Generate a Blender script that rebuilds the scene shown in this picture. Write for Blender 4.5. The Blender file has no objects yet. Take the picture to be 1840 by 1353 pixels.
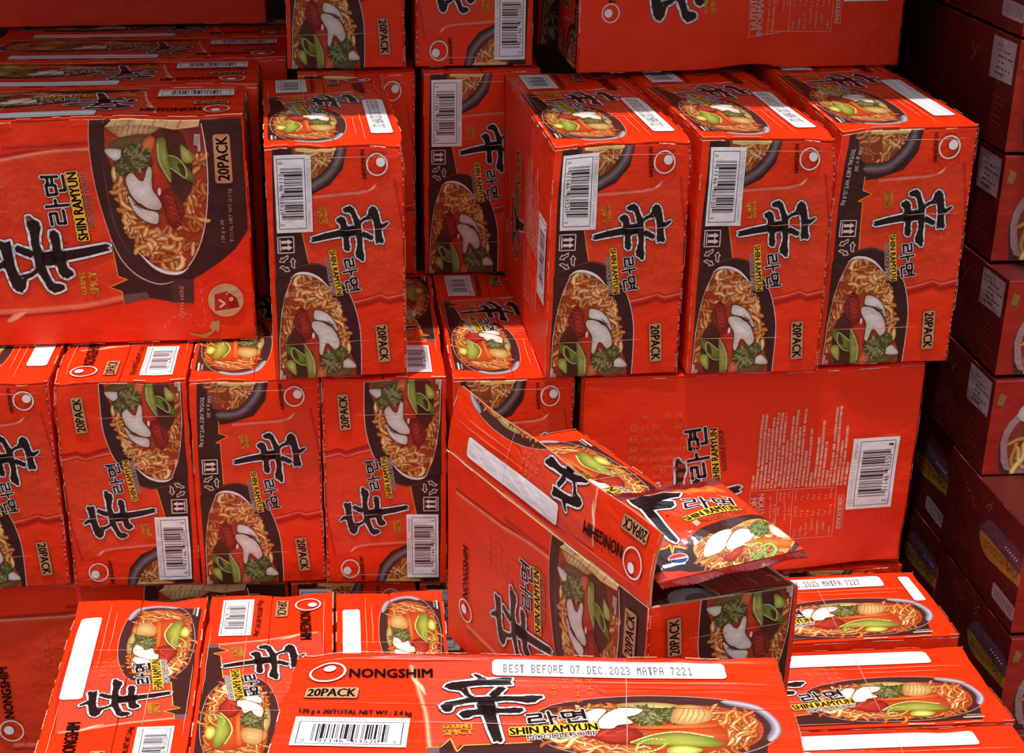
import bpy, bmesh, math, random
import numpy as np
from mathutils import Matrix, Vector
from mathutils.geometry import tessellate_polygon

SC = bpy.context.scene
COL = SC.collection

# ------------------------------------------------------------------ camera
cam_d = bpy.data.cameras.new('camera')
cam = bpy.data.objects.new('camera', cam_d)
COL.objects.link(cam)
CAM_R = Vector((0.99776001, -0.06682229, -0.00312007))
CAM_U = Vector((0.0311652, 0.42306203, 0.9055646))
CAM_F = Vector((0.05919192, 0.90363339, -0.42419691))
m = Matrix.Identity(4)
for i in range(3):
    m[i][0] = CAM_R[i]; m[i][1] = CAM_U[i]; m[i][2] = -CAM_F[i]
m.translation = Vector((-0.0583, -2.0367, 1.1725))
cam.matrix_world = m
cam_d.sensor_fit = 'HORIZONTAL'
cam_d.sensor_width = 36.0
cam_d.lens = 2817.57 / 1840 * 36.0
cam_d.shift_x = 131.245 / 1840            # the photo is a crop, so its optical centre sits off the middle
cam_d.shift_y = 157.369 / 1840
cam_d.clip_start = 0.05
cam_d.clip_end = 60
SC.camera = cam

# ------------------------------------------------------------------ light
CANOPY_Y, CANOPY_Z = 0.145, 1.20
world = bpy.data.worlds.new('world'); SC.world = world
world.use_nodes = True
wn = world.node_tree
bg = wn.nodes['Background']
tcw = wn.nodes.new('ShaderNodeTexCoord'); sep = wn.nodes.new('ShaderNodeSeparateXYZ'); rmp = wn.nodes.new('ShaderNodeValToRGB')
wn.links.new(tcw.outputs['Generated'], sep.inputs[0]); wn.links.new(sep.outputs['Z'], rmp.inputs['Fac'])
rmp.color_ramp.elements[0].position = 0.0; rmp.color_ramp.elements[0].color = (0.20, 0.20, 0.21, 1)      # buildings opposite keep the low sky dim
rmp.color_ramp.elements[1].position = 0.75; rmp.color_ramp.elements[1].color = (0.88, 0.94, 1.0, 1)
wn.links.new(rmp.outputs['Color'], bg.inputs['Color'])
bg.inputs['Strength'].default_value = 1.02
sun_d = bpy.data.lights.new('sun', 'SUN')
sun_d.energy = 3.3
sun_d.angle = math.radians(1.2)
sun_d.color = (1.0, 0.965, 0.92)
sun = bpy.data.objects.new('sun', sun_d); COL.objects.link(sun)
sun.rotation_euler = Vector((0.10, 0.11, -1.0)).to_track_quat('-Z', 'Y').to_euler()
SC.view_settings.view_transform = 'Standard'
SC.view_settings.look = 'None'
SC.view_settings.exposure = 0.0
SC.view_settings.gamma = 1.0
SC.view_settings.use_curve_mapping = False


# ------------------------------------------------------------------ materials
def new_mat(name, rough=0.5, spec=0.5):
    m_ = bpy.data.materials.new(name); m_.use_nodes = True
    b = m_.node_tree.nodes['Principled BSDF']
    b.inputs['Roughness'].default_value = rough
    b.inputs['Specular IOR Level'].default_value = spec
    return m_, m_.node_tree, b


def lin(c):
    c = np.asarray(c, float) / 255.0
    return np.where(c <= 0.04045, c / 12.92, ((c + 0.055) / 1.055) ** 2.4)


def ink_mat(name, rough, spec, wrinkle, flute, stretch=(1, 1, 1)):
    """printed sheet: the ink colour sits in the mesh, fine paper grain and wrinkles come from noise"""
    m_, nt, b = new_mat(name, rough, spec)
    at = nt.nodes.new('ShaderNodeAttribute'); at.attribute_name = 'ink'
    nt.links.new(at.outputs['Color'], b.inputs['Base Color'])
    tc = nt.nodes.new('ShaderNodeTexCoord')
    mp = nt.nodes.new('ShaderNodeMapping'); mp.inputs['Scale'].default_value = stretch
    nt.links.new(tc.outputs['Object'], mp.inputs['Vector'])
    n1 = nt.nodes.new('ShaderNodeTexNoise'); n1.inputs['Scale'].default_value = 22; n1.inputs['Detail'].default_value = 3
    n2 = nt.nodes.new('ShaderNodeTexNoise'); n2.inputs['Scale'].default_value = 160; n2.inputs['Detail'].default_value = 2
    for n in (n1, n2):
        nt.links.new(mp.outputs['Vector'], n.inputs['Vector'])
    b1 = nt.nodes.new('ShaderNodeBump'); b1.inputs['Strength'].default_value = 1.0; b1.inputs['Distance'].default_value = wrinkle
    b2 = nt.nodes.new('ShaderNodeBump'); b2.inputs['Strength'].default_value = 1.0; b2.inputs['Distance'].default_value = flute
    nt.links.new(n1.outputs['Fac'], b1.inputs['Height'])
    nt.links.new(n2.outputs['Fac'], b2.inputs['Height'])
    nt.links.new(b1.outputs['Normal'], b2.inputs['Normal'])
    nt.links.new(b2.outputs['Normal'], b.inputs['Normal'])
    return m_


M_BOARD = ink_mat('printed_board', 0.44, 0.36, 0.0035, 0.00025, (1, 1, 1))
M_FLAP = ink_mat('printed_flap_board', 0.36, 0.30, 0.006, 0.0003, (2.2, 0.25, 1))
M_FILM = ink_mat('printed_film', 0.20, 0.6, 0.006, 0.0002, (1, 1, 1))


def plain(name, rgb, rough=0.8, spec=0.2, noise=0.15, scale=12):
    m_, nt, b = new_mat(name, rough, spec)
    tc = nt.nodes.new('ShaderNodeTexCoord')
    n = nt.nodes.new('ShaderNodeTexNoise'); n.inputs['Scale'].default_value = scale; n.inputs['Detail'].default_value = 5
    r = nt.nodes.new('ShaderNodeValToRGB')
    a = lin(rgb)
    r.color_ramp.elements[0].color = (*(a * (1 - noise)), 1); r.color_ramp.elements[1].color = (*np.minimum(a * (1 + noise), 1), 1)
    nt.links.new(tc.outputs['Object'], n.inputs['Vector'])
    nt.links.new(n.outputs['Fac'], r.inputs['Fac'])
    nt.links.new(r.outputs['Color'], b.inputs['Base Color'])
    return m_


# ------------------------------------------------------------------ ink colours (sRGB of the print itself)
RED = (240, 52, 10)
PACK = (231, 62, 27)          # the picture of the packet printed on the carton
BROWN = (66, 31, 29)
WHITE = (242, 238, 241)
BLACK = (34, 20, 20)
YEL = (250, 196, 66)
TAN = (196, 146, 104)
LPINK = (240, 150, 120)
DKRED = (150, 24, 16)
GREY = (120, 104, 106)


# ------------------------------------------------------------------ flat artwork
def hom(src, dst):
    A = []
    for (x, y), (u, v) in zip(src, dst):
        A += [[x, y, 1, 0, 0, 0, -u * x, -u * y], [0, 0, 0, x, y, 1, -v * x, -v * y]]
    h = np.linalg.solve(np.array(A, float), np.array(dst, float).ravel())
    h = np.append(h, 1).reshape(3, 3)

    def f(p):
        p = np.atleast_2d(np.asarray(p, float))
        q = np.c_[p, np.ones(len(p))] @ h.T
        return q[:, :2] / q[:, 2:]
    return f


_TX = {}


def glyphs(s, offset=0.0):
    """outline text as flat triangles (built-in font)"""
    k = (s, offset)
    if k not in _TX:
        cu = bpy.data.curves.new('lettering', 'FONT')
        cu.body = s; cu.dimensions = '2D'; cu.fill_mode = 'FRONT'; cu.resolution_u = 2; cu.offset = offset
        o = bpy.data.objects.new('lettering', cu); COL.objects.link(o)
        dg = bpy.context.evaluated_depsgraph_get(); dg.update()
        me = o.evaluated_get(dg).to_mesh()
        v = np.array([tuple(q.co)[:2] for q in me.vertices]) if len(me.vertices) else np.zeros((0, 2))
        me.calc_loop_triangles()
        t = np.array([tuple(q.vertices) for q in me.loop_triangles], int).reshape(-1, 3)
        bpy.data.objects.remove(o); bpy.data.curves.remove(cu)
        _TX[k] = (v, t)
    return _TX[k]


def inside(p, poly):
    x, y = p; c = False; j = len(poly) - 1
    for i in range(len(poly)):
        if (poly[i][1] > y) != (poly[j][1] > y) and x < (poly[j][0] - poly[i][0]) * (y - poly[i][1]) / (poly[j][1] - poly[i][1]) + poly[i][0]:
            c = not c
        j = i
    return c


def smooth(pts, n=4, closed=False):
    """Catmull-Rom through the points"""
    P = [np.array(p, float) for p in pts]
    N = len(P); out = []
    rng = range(N) if closed else range(N - 1)
    for i in rng:
        p0 = P[(i - 1) % N] if closed or i > 0 else P[0]
        p1 = P[i]; p2 = P[(i + 1) % N]
        p3 = P[(i + 2) % N] if closed or i + 2 < N else P[-1]
        for k in range(n):
            t = k / n
            out.append(0.5 * ((2 * p1) + (-p0 + p2) * t + (2 * p0 - 5 * p1 + 4 * p2 - p3) * t * t + (-p0 + 3 * p1 - 3 * p2 + p3) * t ** 3))
    if not closed:
        out.append(P[-1])
    return out


class Art:
    """layers of ink on one flat panel, in millimetres: u to the right, v up"""

    def __init__(self, W, H):
        self.W, self.H = W, H
        self.V, self.Z, self.C, self.T = [], [], [], []
        self.n = 0; self.z = 0.01; self.tf = None

    def up(self, dz=0.012):
        self.z += dz

    def add(self, pts, cols, tris, z=None):
        pts = np.asarray(pts, float)
        if self.tf is not None:
            pts = self.tf(pts)
        cols = np.asarray(cols, float)
        if cols.ndim == 1:
            cols = np.tile(cols, (len(pts), 1))
        tris = np.asarray(tris, int).reshape(-1, 3)
        if len(tris) == 0:
            return
        a, b, c = pts[tris[:, 0]], pts[tris[:, 1]], pts[tris[:, 2]]
        s = (b[:, 0] - a[:, 0]) * (c[:, 1] - a[:, 1]) - (b[:, 1] - a[:, 1]) * (c[:, 0] - a[:, 0])
        tris = tris.copy(); tris[s < 0] = tris[s < 0][:, ::-1]
        self.V.append(pts); self.Z.append(np.full(len(pts), self.z if z is None else z)); self.C.append(lin(cols))
        self.T.append(tris + self.n); self.n += len(pts)

    def poly(self, pts, col, up=True):
        if up: self.up()
        t = tessellate_polygon([[Vector((p[0], p[1], 0)) for p in pts]])
        self.add(pts, col, t)

    def fan(self, pts, c_edge, c_mid, mid=None, up=True):
        if up: self.up(0.006)
        P = np.array([tuple(p) for p in pts], float)
        c = P.mean(0) if mid is None else np.array(mid, float)
        inner = c + (P - c) * 0.55
        n = len(P)
        V = np.vstack([P, inner, c[None]])
        ce, cm = np.array(c_edge, float), np.array(c_mid, float)
        C = np.vstack([np.tile(ce, (n, 1)), np.tile(ce * 0.35 + cm * 0.65, (n, 1)), cm[None]])
        T = []
        for i in range(n):
            j = (i + 1) % n
            T += [(i, j, n + i), (j, n + j, n + i), (n + i, n + j, 2 * n)]
        self.add(V, C, T)

    def ribbon(self, pts, w, cols, z=None, taper=0.0):
        """band along pts; cols = colours across it"""
        P = np.array([tuple(p) for p in pts], float)
        n, k = len(P), len(cols)
        d = np.gradient(P, axis=0); d /= np.linalg.norm(d, axis=1)[:, None] + 1e-9
        nn = np.c_[-d[:, 1], d[:, 0]]
        ww = np.full(n, w) if np.isscalar(w) else np.asarray(w, float)
        if taper:
            s = np.linspace(0, 1, n)
            ww = ww * np.minimum(1, (np.minimum(s, 1 - s) + 0.001) / taper) ** 0.5
        t = np.linspace(-0.5, 0.5, k)
        V = (P[:, None, :] + nn[:, None, :] * (ww[:, None] * t[None, :])[:, :, None]).reshape(-1, 2)
        C = np.tile(np.array(cols, float), (n, 1))
        T = []
        for i in range(n - 1):
            for j in range(k - 1):
                a = i * k + j
                T += [(a, a + k, a + 1), (a + 1, a + k, a + k + 1)]
        if z is None:
            self.up(0.004)
        self.add(V, C, T, z)

    def stroke(self, pts, w, col, closed=False, up=True, caps=True):
        """line with round joints"""
        if up: self.up(0.008)
        P = [np.array(p, float) for p in pts]
        segs = list(zip(P, P[1:] + ([P[0]] if closed else [])))
        V, T = [], []
        for a, b in segs:
            d = b - a; L = np.linalg.norm(d)
            if L < 1e-9: continue
            nn = np.array([-d[1], d[0]]) / L * w / 2
            i = len(V); V += [a - nn, b - nn, b + nn, a + nn]; T += [(i, i + 1, i + 2), (i, i + 2, i + 3)]
        if caps:
            for p in P:
                i = len(V)
                V += [p + w / 2 * np.array([math.cos(q * math.pi / 4), math.sin(q * math.pi / 4)]) for q in range(8)]
                T += [(i, i + q, i + q + 1) for q in range(1, 7)]
        self.add(np.array(V), col, T)

    def disc(self, c, rx, ry, col, n=28, up=True):
        self.poly([(c[0] + rx * math.cos(2 * math.pi * k / n), c[1] + ry * math.sin(2 * math.pi * k / n)) for k in range(n)], col, up)

    def ring(self, c, rx, ry, w, col, n=40):
        self.up(0.008)
        V, T = [], []
        for k in range(n):
            a = 2 * math.pi * k / n
            V += [(c[0] + rx * math.cos(a), c[1] + ry * math.sin(a)), (c[0] + (rx - w) * math.cos(a), c[1] + (ry - w) * math.sin(a))]
        for k in range(n):
            a, b = 2 * k, 2 * ((k + 1) % n)
            T += [(a, b, a + 1), (b, b + 1, a + 1)]
        self.add(V, col, T)

    def rrect(self, u0, v0, u1, v1, r, col, up=True):
        P = []
        for cx, cy, a0 in ((u1 - r, v1 - r, 0), (u0 + r, v1 - r, 90), (u0 + r, v0 + r, 180), (u1 - r, v0 + r, 270)):
            for k in range(5):
                a = math.radians(a0 + k * 22.5); P.append((cx + r * math.cos(a), cy + r * math.sin(a)))
        self.poly(P, col, up)

    def text(self, s, p0, p1, h, col, offset=0.0, up=True, slant=0.0, bold=0.0):
        """letters whose baseline runs from p0 to p1, h high"""
        v0, _ = glyphs(s, 0.0)
        v, t = glyphs(s, offset)
        if len(v0) == 0: return
        if up: self.up()
        lo, hi = v0.min(0), v0.max(0)
        x = (v[:, 0] - lo[0]) / (hi[0] - lo[0] + 1e-9); y = (v[:, 1] - lo[1]) / (hi[1] - lo[1] + 1e-9)
        p0, p1 = np.array(p0, float), np.array(p1, float)
        d = p1 - p0; e = np.array([-d[1], d[0]]) / np.linalg.norm(d) * h
        f = d / np.linalg.norm(d) * slant * h
        tf, self.tf = self.tf, None
        uu = d / np.linalg.norm(d) * h
        for bx, by in (((0, 0),) if not bold else ((-bold, 0), (bold, 0), (0, bold * .6), (0, -bold * .6), (0, 0))):
            self.add(p0 + x[:, None] * d + y[:, None] * e + y[:, None] * f + uu * bx + e * by, col, t)
        self.tf = tf


# ---- brush characters, traced in a 1082 x 1353 window where the writing runs downwards
SHIN = [
    [(890, 372), (940, 352), (972, 338), (982, 352), (962, 378), (932, 402), (900, 425), (880, 405)],
    [(738, 268), (755, 190), (790, 152), (830, 165), (856, 200), (872, 262), (885, 322), (902, 372), (896, 432), (908, 500), (925, 562), (908, 592), (870, 578), (832, 592), (826, 540), (822, 450), (816, 380), (800, 312), (772, 272)],
    [(742, 262), (795, 292), (762, 304), (702, 318), (660, 352), (648, 320), (690, 286)],
    [(690, 442), (740, 465), (800, 500), (802, 530), (780, 552), (740, 532), (690, 512), (650, 482)],
    [(458, 172), (490, 152), (540, 138), (582, 170), (612, 230), (642, 292), (662, 360), (667, 430), (672, 500), (677, 560), (682, 640), (692, 720), (690, 788), (662, 792), (640, 765), (600, 742), (590, 692), (610, 620), (616, 560), (602, 500), (600, 440), (590, 370), (580, 330), (562, 270), (540, 222), (490, 215), (462, 200)],
    [(378, 288), (430, 258), (470, 275), (490, 310), (502, 378), (560, 370), (604, 380), (604, 482), (520, 495), (520, 560), (532, 610), (526, 660), (490, 668), (460, 640), (455, 580), (455, 500), (428, 482), (428, 400), (420, 350), (384, 322)],
    [(82, 488), (250, 445), (424, 412), (604, 378), (612, 482), (440, 492), (300, 510), (110, 542), (78, 530), (102, 508)],
]
SHIN_GAPS = [[(606, 205), (650, 292), (640, 300), (600, 215)], [(668, 352), (692, 440), (680, 452), (664, 360)], [(684, 545), (700, 600), (680, 680), (676, 600)], [(888, 300), (902, 352), (892, 356), (882, 310)], [(908, 440), (920, 520), (910, 520), (902, 450)]]
SHIN_BOX = (82, 138, 982, 792)        # x0, y0, x1, y1 of the window


def shin(a, u0, v0, u1, v1, white=2.2, edge=0.7):
    x0, y0, x1, y1 = SHIN_BOX

    def f(p):
        return [(u0 + (y - y0) / (y1 - y0) * (u1 - u0), v0 + (x - x0) / (x1 - x0) * (v1 - v0)) for x, y in p]
    S = [f(s) for s in SHIN]
    for w, c in ((2 * (white + edge), BLACK), (2 * white, WHITE)):
        a.up()
        for s in S:
            a.poly(s, c, up=False)
            a.stroke(s, w, c, closed=True, up=False)
    a.up()
    for s in S:
        a.poly(s, BLACK, up=False)
    a.up()
    for g in SHIN_GAPS:
        a.poly(f(g), WHITE, up=False)


RAMYEON = [
    [(0.0, 1.0), (0.95, 1.05), (0.95, 0.62), (0.08, 0.56), (0.05, 0.06), (1.15, 0.12)],
    [(1.55, 1.25), (1.6, -0.32)], [(1.6, 0.55), (2.05, 0.58)],
    [(2.5, 1.02), (3.35, 1.05), (3.3, 0.42), (2.55, 0.38), (2.5, 1.02)],
    [(4.05, 1.3), (4.02, 0.18)], [(3.45, 0.92), (4.0, 0.92)], [(3.45, 0.6), (4.0, 0.6)],
    [(2.85, 0.12), (2.85, -0.25), (4.1, -0.2)],
]


def ramyeon(a, p0, p1, h, white=1.0):
    p0, p1 = np.array(p0, float), np.array(p1, float)
    d = (p1 - p0); L = np.linalg.norm(d); e = np.array([-d[1], d[0]]) / L * h

    def f(pts):
        return [p0 + d * (x / 4.1) + e * ((y + 0.32) / 1.62) for x, y in pts]
    w = L * 0.062
    for ww, c in ((w + 2 * white + 0.9, BLACK), (w + 2 * white, WHITE), (w, BLACK)):
        a.up()
        for s in RAMYEON:
            a.stroke(f(s), ww, c, up=False)


def shinramyun(a, p0, p1, h, p2, p3, h2, noodle_col=BLACK, halo=WHITE, band=True):
    """yellow-edged SHIN RAMYUN over NOODLE SOUP"""
    a.text('SHIN RAMYUN', p0, p1, h, BLACK, 0.16)
    a.text('SHIN RAMYUN', p0, p1, h, YEL, 0.12)
    if band:
        p0_, p1_ = np.array(p0, float), np.array(p1, float)
        e = p1_ - p0_; e = np.array([-e[1], e[0]]) / np.linalg.norm(e) * h
        a.poly([p0_ - e * .08, p1_ - e * .08, p1_ + e * 1.08, p0_ + e * 1.08], YEL)
    a.text('SHIN RAMYUN', p0, p1, h, BLACK, bold=0.05)
    a.text('NOODLE SOUP', p2, p3, h2, halo, 0.07)
    a.text('NOODLE SOUP', p2, p3, h2, noodle_col, bold=0.02)


def gourmet(a, p0, p1, h, p2, p3, h2):
    a.text('GOURMET', p0, p1, h, DKRED, 0.04); a.text('GOURMET', p0, p1, h, YEL, bold=0.05)
    a.text('SPICY', p2, p3, h2, DKRED, 0.04); a.text('SPICY', p2, p3, h2, YEL, bold=0.05)


def logo(a, c, rx, ry, dot=(0.28, 0.0), dr=0.4):
    a.ring(c, rx * 1.04, ry * 1.04, rx * 0.19, DKRED)
    a.ring(c, rx, ry, rx * 0.13, (246, 226, 218))
    a.disc((c[0] + rx * dot[0], c[1] + ry * dot[1]), rx * dr * 1.06, ry * dr * 1.06, DKRED)
    a.disc((c[0] + rx * dot[0], c[1] + ry * dot[1]), rx * dr, ry * dr, WHITE)


L_CODE = ['0001101', '0011001', '0010011', '0111101', '0100011', '0110001', '0101111', '0111011', '0110111', '0001011']


def barcode(a, u0, v0, u1, v1, last='5'):
    """white label, small line of print on top, framed bars, 0 31146 03520 and the last figure"""
    W, H = u1 - u0, v1 - v0
    a.poly([(u0, v0), (u1, v0), (u1, v1), (u0, v1)], WHITE)
    rnd = random.Random(5)
    a.up(); x = u0 + W * 0.05
    while x < u0 + W * 0.62:
        w = W * rnd.uniform(0.012, 0.022)
        yb, yt = v0 + H * 0.885, v0 + H * 0.955
        a.stroke([(x, yb), (x + w, yb + rnd.choice((0, 1)) * (yt - yb) * .5)], 0.5, GREY, up=False, caps=False)
        a.stroke([(x + w * .5, yb), (x + w * .5, yt)], 0.5, GREY, up=False, caps=False)
        a.stroke([(x, yt), (x + w, yt)], 0.5, GREY, up=False, caps=False)
        x += w + W * 0.012
    a.text('107003233', (u0 + W * 0.72, v0 + H * 0.885), (u0 + W * 0.93, v0 + H * 0.885), H * 0.06, GREY)
    f0, f1, g0, g1 = u0 + W * 0.05, u1 - W * 0.05, v0 + H * 0.08, v0 + H * 0.83
    for w, c in ((0.9, BLACK),):
        a.stroke([(f0, g0), (f1, g0), (f1, g1), (f0, g1)], w, c, closed=True)
    dig = '03114603520' + '5'
    bits = '101' + ''.join(L_CODE[int(c)] for c in dig[:6]) + '01010' + ''.join(L_CODE[int(c)].translate(str.maketrans('01', '10')) for c in dig[6:]) + '101'
    b0, b1 = u0 + W * 0.17, u0 + W * 0.83
    s = (b1 - b0) / len(bits)
    a.up()
    i = 0
    while i < len(bits):
        if bits[i] == '1':
            j = i
            while j < len(bits) and bits[j] == '1': j += 1
            low = v0 + H * (0.16 if (i < 10 or i > 84 or 44 < i < 51) else 0.25)
            a.add([(b0 + i * s, low), (b0 + j * s, low), (b0 + j * s, v0 + H * 0.76), (b0 + i * s, v0 + H * 0.76)], BLACK, [(0, 1, 2), (0, 2, 3)])
            i = j
        else:
            i += 1
    y = v0 + H * 0.12
    a.text('0', (u0 + W * 0.09, y), (u0 + W * 0.12, y), H * 0.11, BLACK)
    a.text('31146', (u0 + W * 0.235, y), (u0 + W * 0.46, y), H * 0.115, BLACK)
    a.text('03520', (u0 + W * 0.535, y), (u0 + W * 0.765, y), H * 0.115, BLACK)
    a.text(last, (u0 + W * 0.885, y), (u0 + W * 0.91, y), H * 0.10, BLACK)


def recycle(a, c, r, col):
    """three chasing arrows"""
    for k in range(3):
        t = math.radians(90 + 120 * k)
        R = lambda x, y: (c[0] + r * (x * math.cos(t) - y * math.sin(t)), c[1] + r * (x * math.sin(t) + y * math.cos(t)))
        a.stroke([R(*q) for q in ((.52, -.40), (.86, -.62), (.86, .20), (1.04, .20), (.69, .70), (.34, .20), (.52, .20))], r * 0.12, col, closed=True)


def up_arrows(a, u0, v0, u1, v1, col):
    a.stroke([(u0, v0), (u1, v0), (u1, v1), (u0, v1)], 1.4, col, closed=True)
    w = u1 - u0; h = v1 - v0
    a.stroke([(u0 + w * .14, v0 + h * .14), (u1 - w * .14, v0 + h * .14)], 1.6, col)
    for s in (0.32, 0.68):
        x = u0 + w * s
        a.poly([(x - w * .09, v0 + h * .22), (x + w * .09, v0 + h * .22), (x + w * .09, v0 + h * .62), (x + w * .18, v0 + h * .62), (x, v0 + h * .92), (x - w * .18, v0 + h * .62), (x - w * .09, v0 + h * .62)], col)


HANJA = '辛辛辛辛辛'


def seals(a, u0, v0, u1, v1, nx, ny, col=(238, 92, 44), seed=3):
    """faint seal-script characters embossed on the packet"""
    rnd = random.Random(seed)
    for i in range(nx):
        for j in range(ny):
            if rnd.random() < 0.25: continue
            du, dv = (u1 - u0) / nx, (v1 - v0) / ny
            u, v = u0 + i * du, v0 + j * dv
            k = rnd.random()
            if k < 0.5:
                a.text('辛', (u + du * .15, v + dv * .15), (u + du * .8, v + dv * .15), dv * .68, col)
            else:
                w = dv * .09
                if k < 0.65:
                    a.ring((u + du * .5, v + dv * .5), du * .34, dv * .34, w, col)
                a.stroke([(u + du * .2, v + dv * .7), (u + du * .75, v + dv * .7)], w, col)
                a.stroke([(u + du * .47, v + dv * .8), (u + du * .47, v + dv * .2)], w, col)
                a.stroke([(u + du * .25, v + dv * rnd.uniform(.3, .5)), (u + du * .7, v + dv * .42)], w, col)
                if k > 0.8:
                    a.stroke([(u + du * .2, v + dv * .2), (u + du * .75, v + dv * .22)], w, col)


def badge(a, p0, p1, h, pad=2.4):
    """20PACK on a tan plate; baseline p0 to p1"""
    p0, p1 = np.array(p0, float), np.array(p1, float)
    d = (p1 - p0); L = np.linalg.norm(d); d = d / L; e = np.array([-d[1], d[0]])
    for g, c in ((0.8, DKRED), (0.0, TAN)):
        P = []
        r = pad + g
        for q, a0 in ((p0, 180), (p1, 270), (p1 + e * h, 0), (p0 + e * h, 90)):
            for k in range(4):
                t = math.radians(a0 + 30 * k)
                P.append(q + r * (d * math.cos(t) + e * math.sin(t)))
        a.poly(P, c)
    a.text('20PACK', p0, p1, h, BLACK, bold=0.045)


# ------------------------------------------------------------------ the picture of the soup
NOOD = [((128, 60, 26), (206, 132, 62), (244, 204, 132), (226, 160, 84), (150, 72, 30)),
        ((150, 66, 26), (222, 140, 66), (250, 216, 150), (232, 168, 90), (168, 80, 34)),
        ((120, 46, 22), (196, 104, 48), (232, 168, 96), (206, 120, 58), (136, 54, 26)),
        ((160, 84, 36), (232, 172, 98), (255, 232, 180), (240, 190, 116), (176, 96, 44))]


def noodles(a, region, n, length, width, seed, tint=0, ang=None):
    rnd = random.Random(seed)
    xs = [p[0] for p in region]; ys = [p[1] for p in region]
    base = a.z; a.up(0.15)
    k = 0; tries = 0
    while k < n and tries < n * 40:
        tries += 1
        c = (rnd.uniform(min(xs), max(xs)), rnd.uniform(min(ys), max(ys)))
        if not inside(c, region): continue
        k += 1
        th = rnd.uniform(0, math.pi) if ang is None else ang + rnd.gauss(0, 0.5)
        L = length * rnd.uniform(0.6, 1.5); w = width * rnd.uniform(0.72, 1.1)
        amp = w * rnd.uniform(0.35, 0.8); ph = rnd.uniform(0, 6.28)
        d = np.array([math.cos(th), math.sin(th)]); e = np.array([-d[1], d[0]])
        P = [np.array(c) + d * (s - .5) * L + e * amp * math.sin(ph + s * L / width * 1.25) for s in np.linspace(0, 1, 10)]
        pal = np.array(NOOD[(rnd.randrange(4) if not tint else 2 if rnd.random() < tint else rnd.randrange(4))], float)
        lv = (k % 64) / 64
        pal = pal * np.array([1.0, 0.80 + .22 * lv, 0.66 + .34 * lv]) * (0.82 + .24 * lv) * rnd.uniform(.9, 1.06)
        a.ribbon(P, w, np.minimum(pal, 255), z=base + 0.006 + 0.14 * lv, taper=0.16)
        if lv > .5 and rnd.random() < .6:
            i0 = rnd.randrange(1, 5)
            a.ribbon(P[i0:i0 + 4], w * .22, [(255, 232, 186), (255, 240, 208)], z=base + 0.149, taper=0.3)


def leaf(a, pts, edge, mid, midp=None):
    a.fan(smooth(pts, 3, True), edge, mid, midp)


def herb(a, c, r, seed, dark=(70, 66, 32), light=(172, 168, 108), n=70):
    """feathery green leaf"""
    rnd = random.Random(seed)
    a.fan([(c[0] + r * (0.7 + .35 * rnd.random()) * math.cos(t), c[1] + r * (0.62 + .35 * rnd.random()) * math.sin(t)) for t in np.linspace(0, 6.28, 22)[:-1]], dark, (96, 88, 46))
    a.up()
    for k in range(n):
        t = rnd.uniform(0, 6.28); q = r * rnd.uniform(0.0, 0.7)
        p = np.array([c[0] + q * math.cos(t), c[1] + q * math.sin(t)])
        t2 = t + rnd.gauss(0, .7); L = r * rnd.uniform(.2, .5)
        d = np.array([math.cos(t2), math.sin(t2)]); e = np.array([-d[1], d[0]])
        w = L * rnd.uniform(.10, .2); b_ = L * rnd.uniform(-.2, .2)
        cc = rnd.choice([light, light, (128, 128, 66), (88, 90, 42), (148, 150, 82)])
        a.up(0.0015)
        a.fan([p, p + d * L * .4 + e * (w + b_ * .5), p + d * L * .75 + e * (w * .6 + b_), p + d * L + e * b_, p + d * L * .7 - e * (w * .5 - b_), p + d * L * .4 - e * (w - b_ * .5)], np.array(cc) * .72, cc, up=False)


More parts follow.
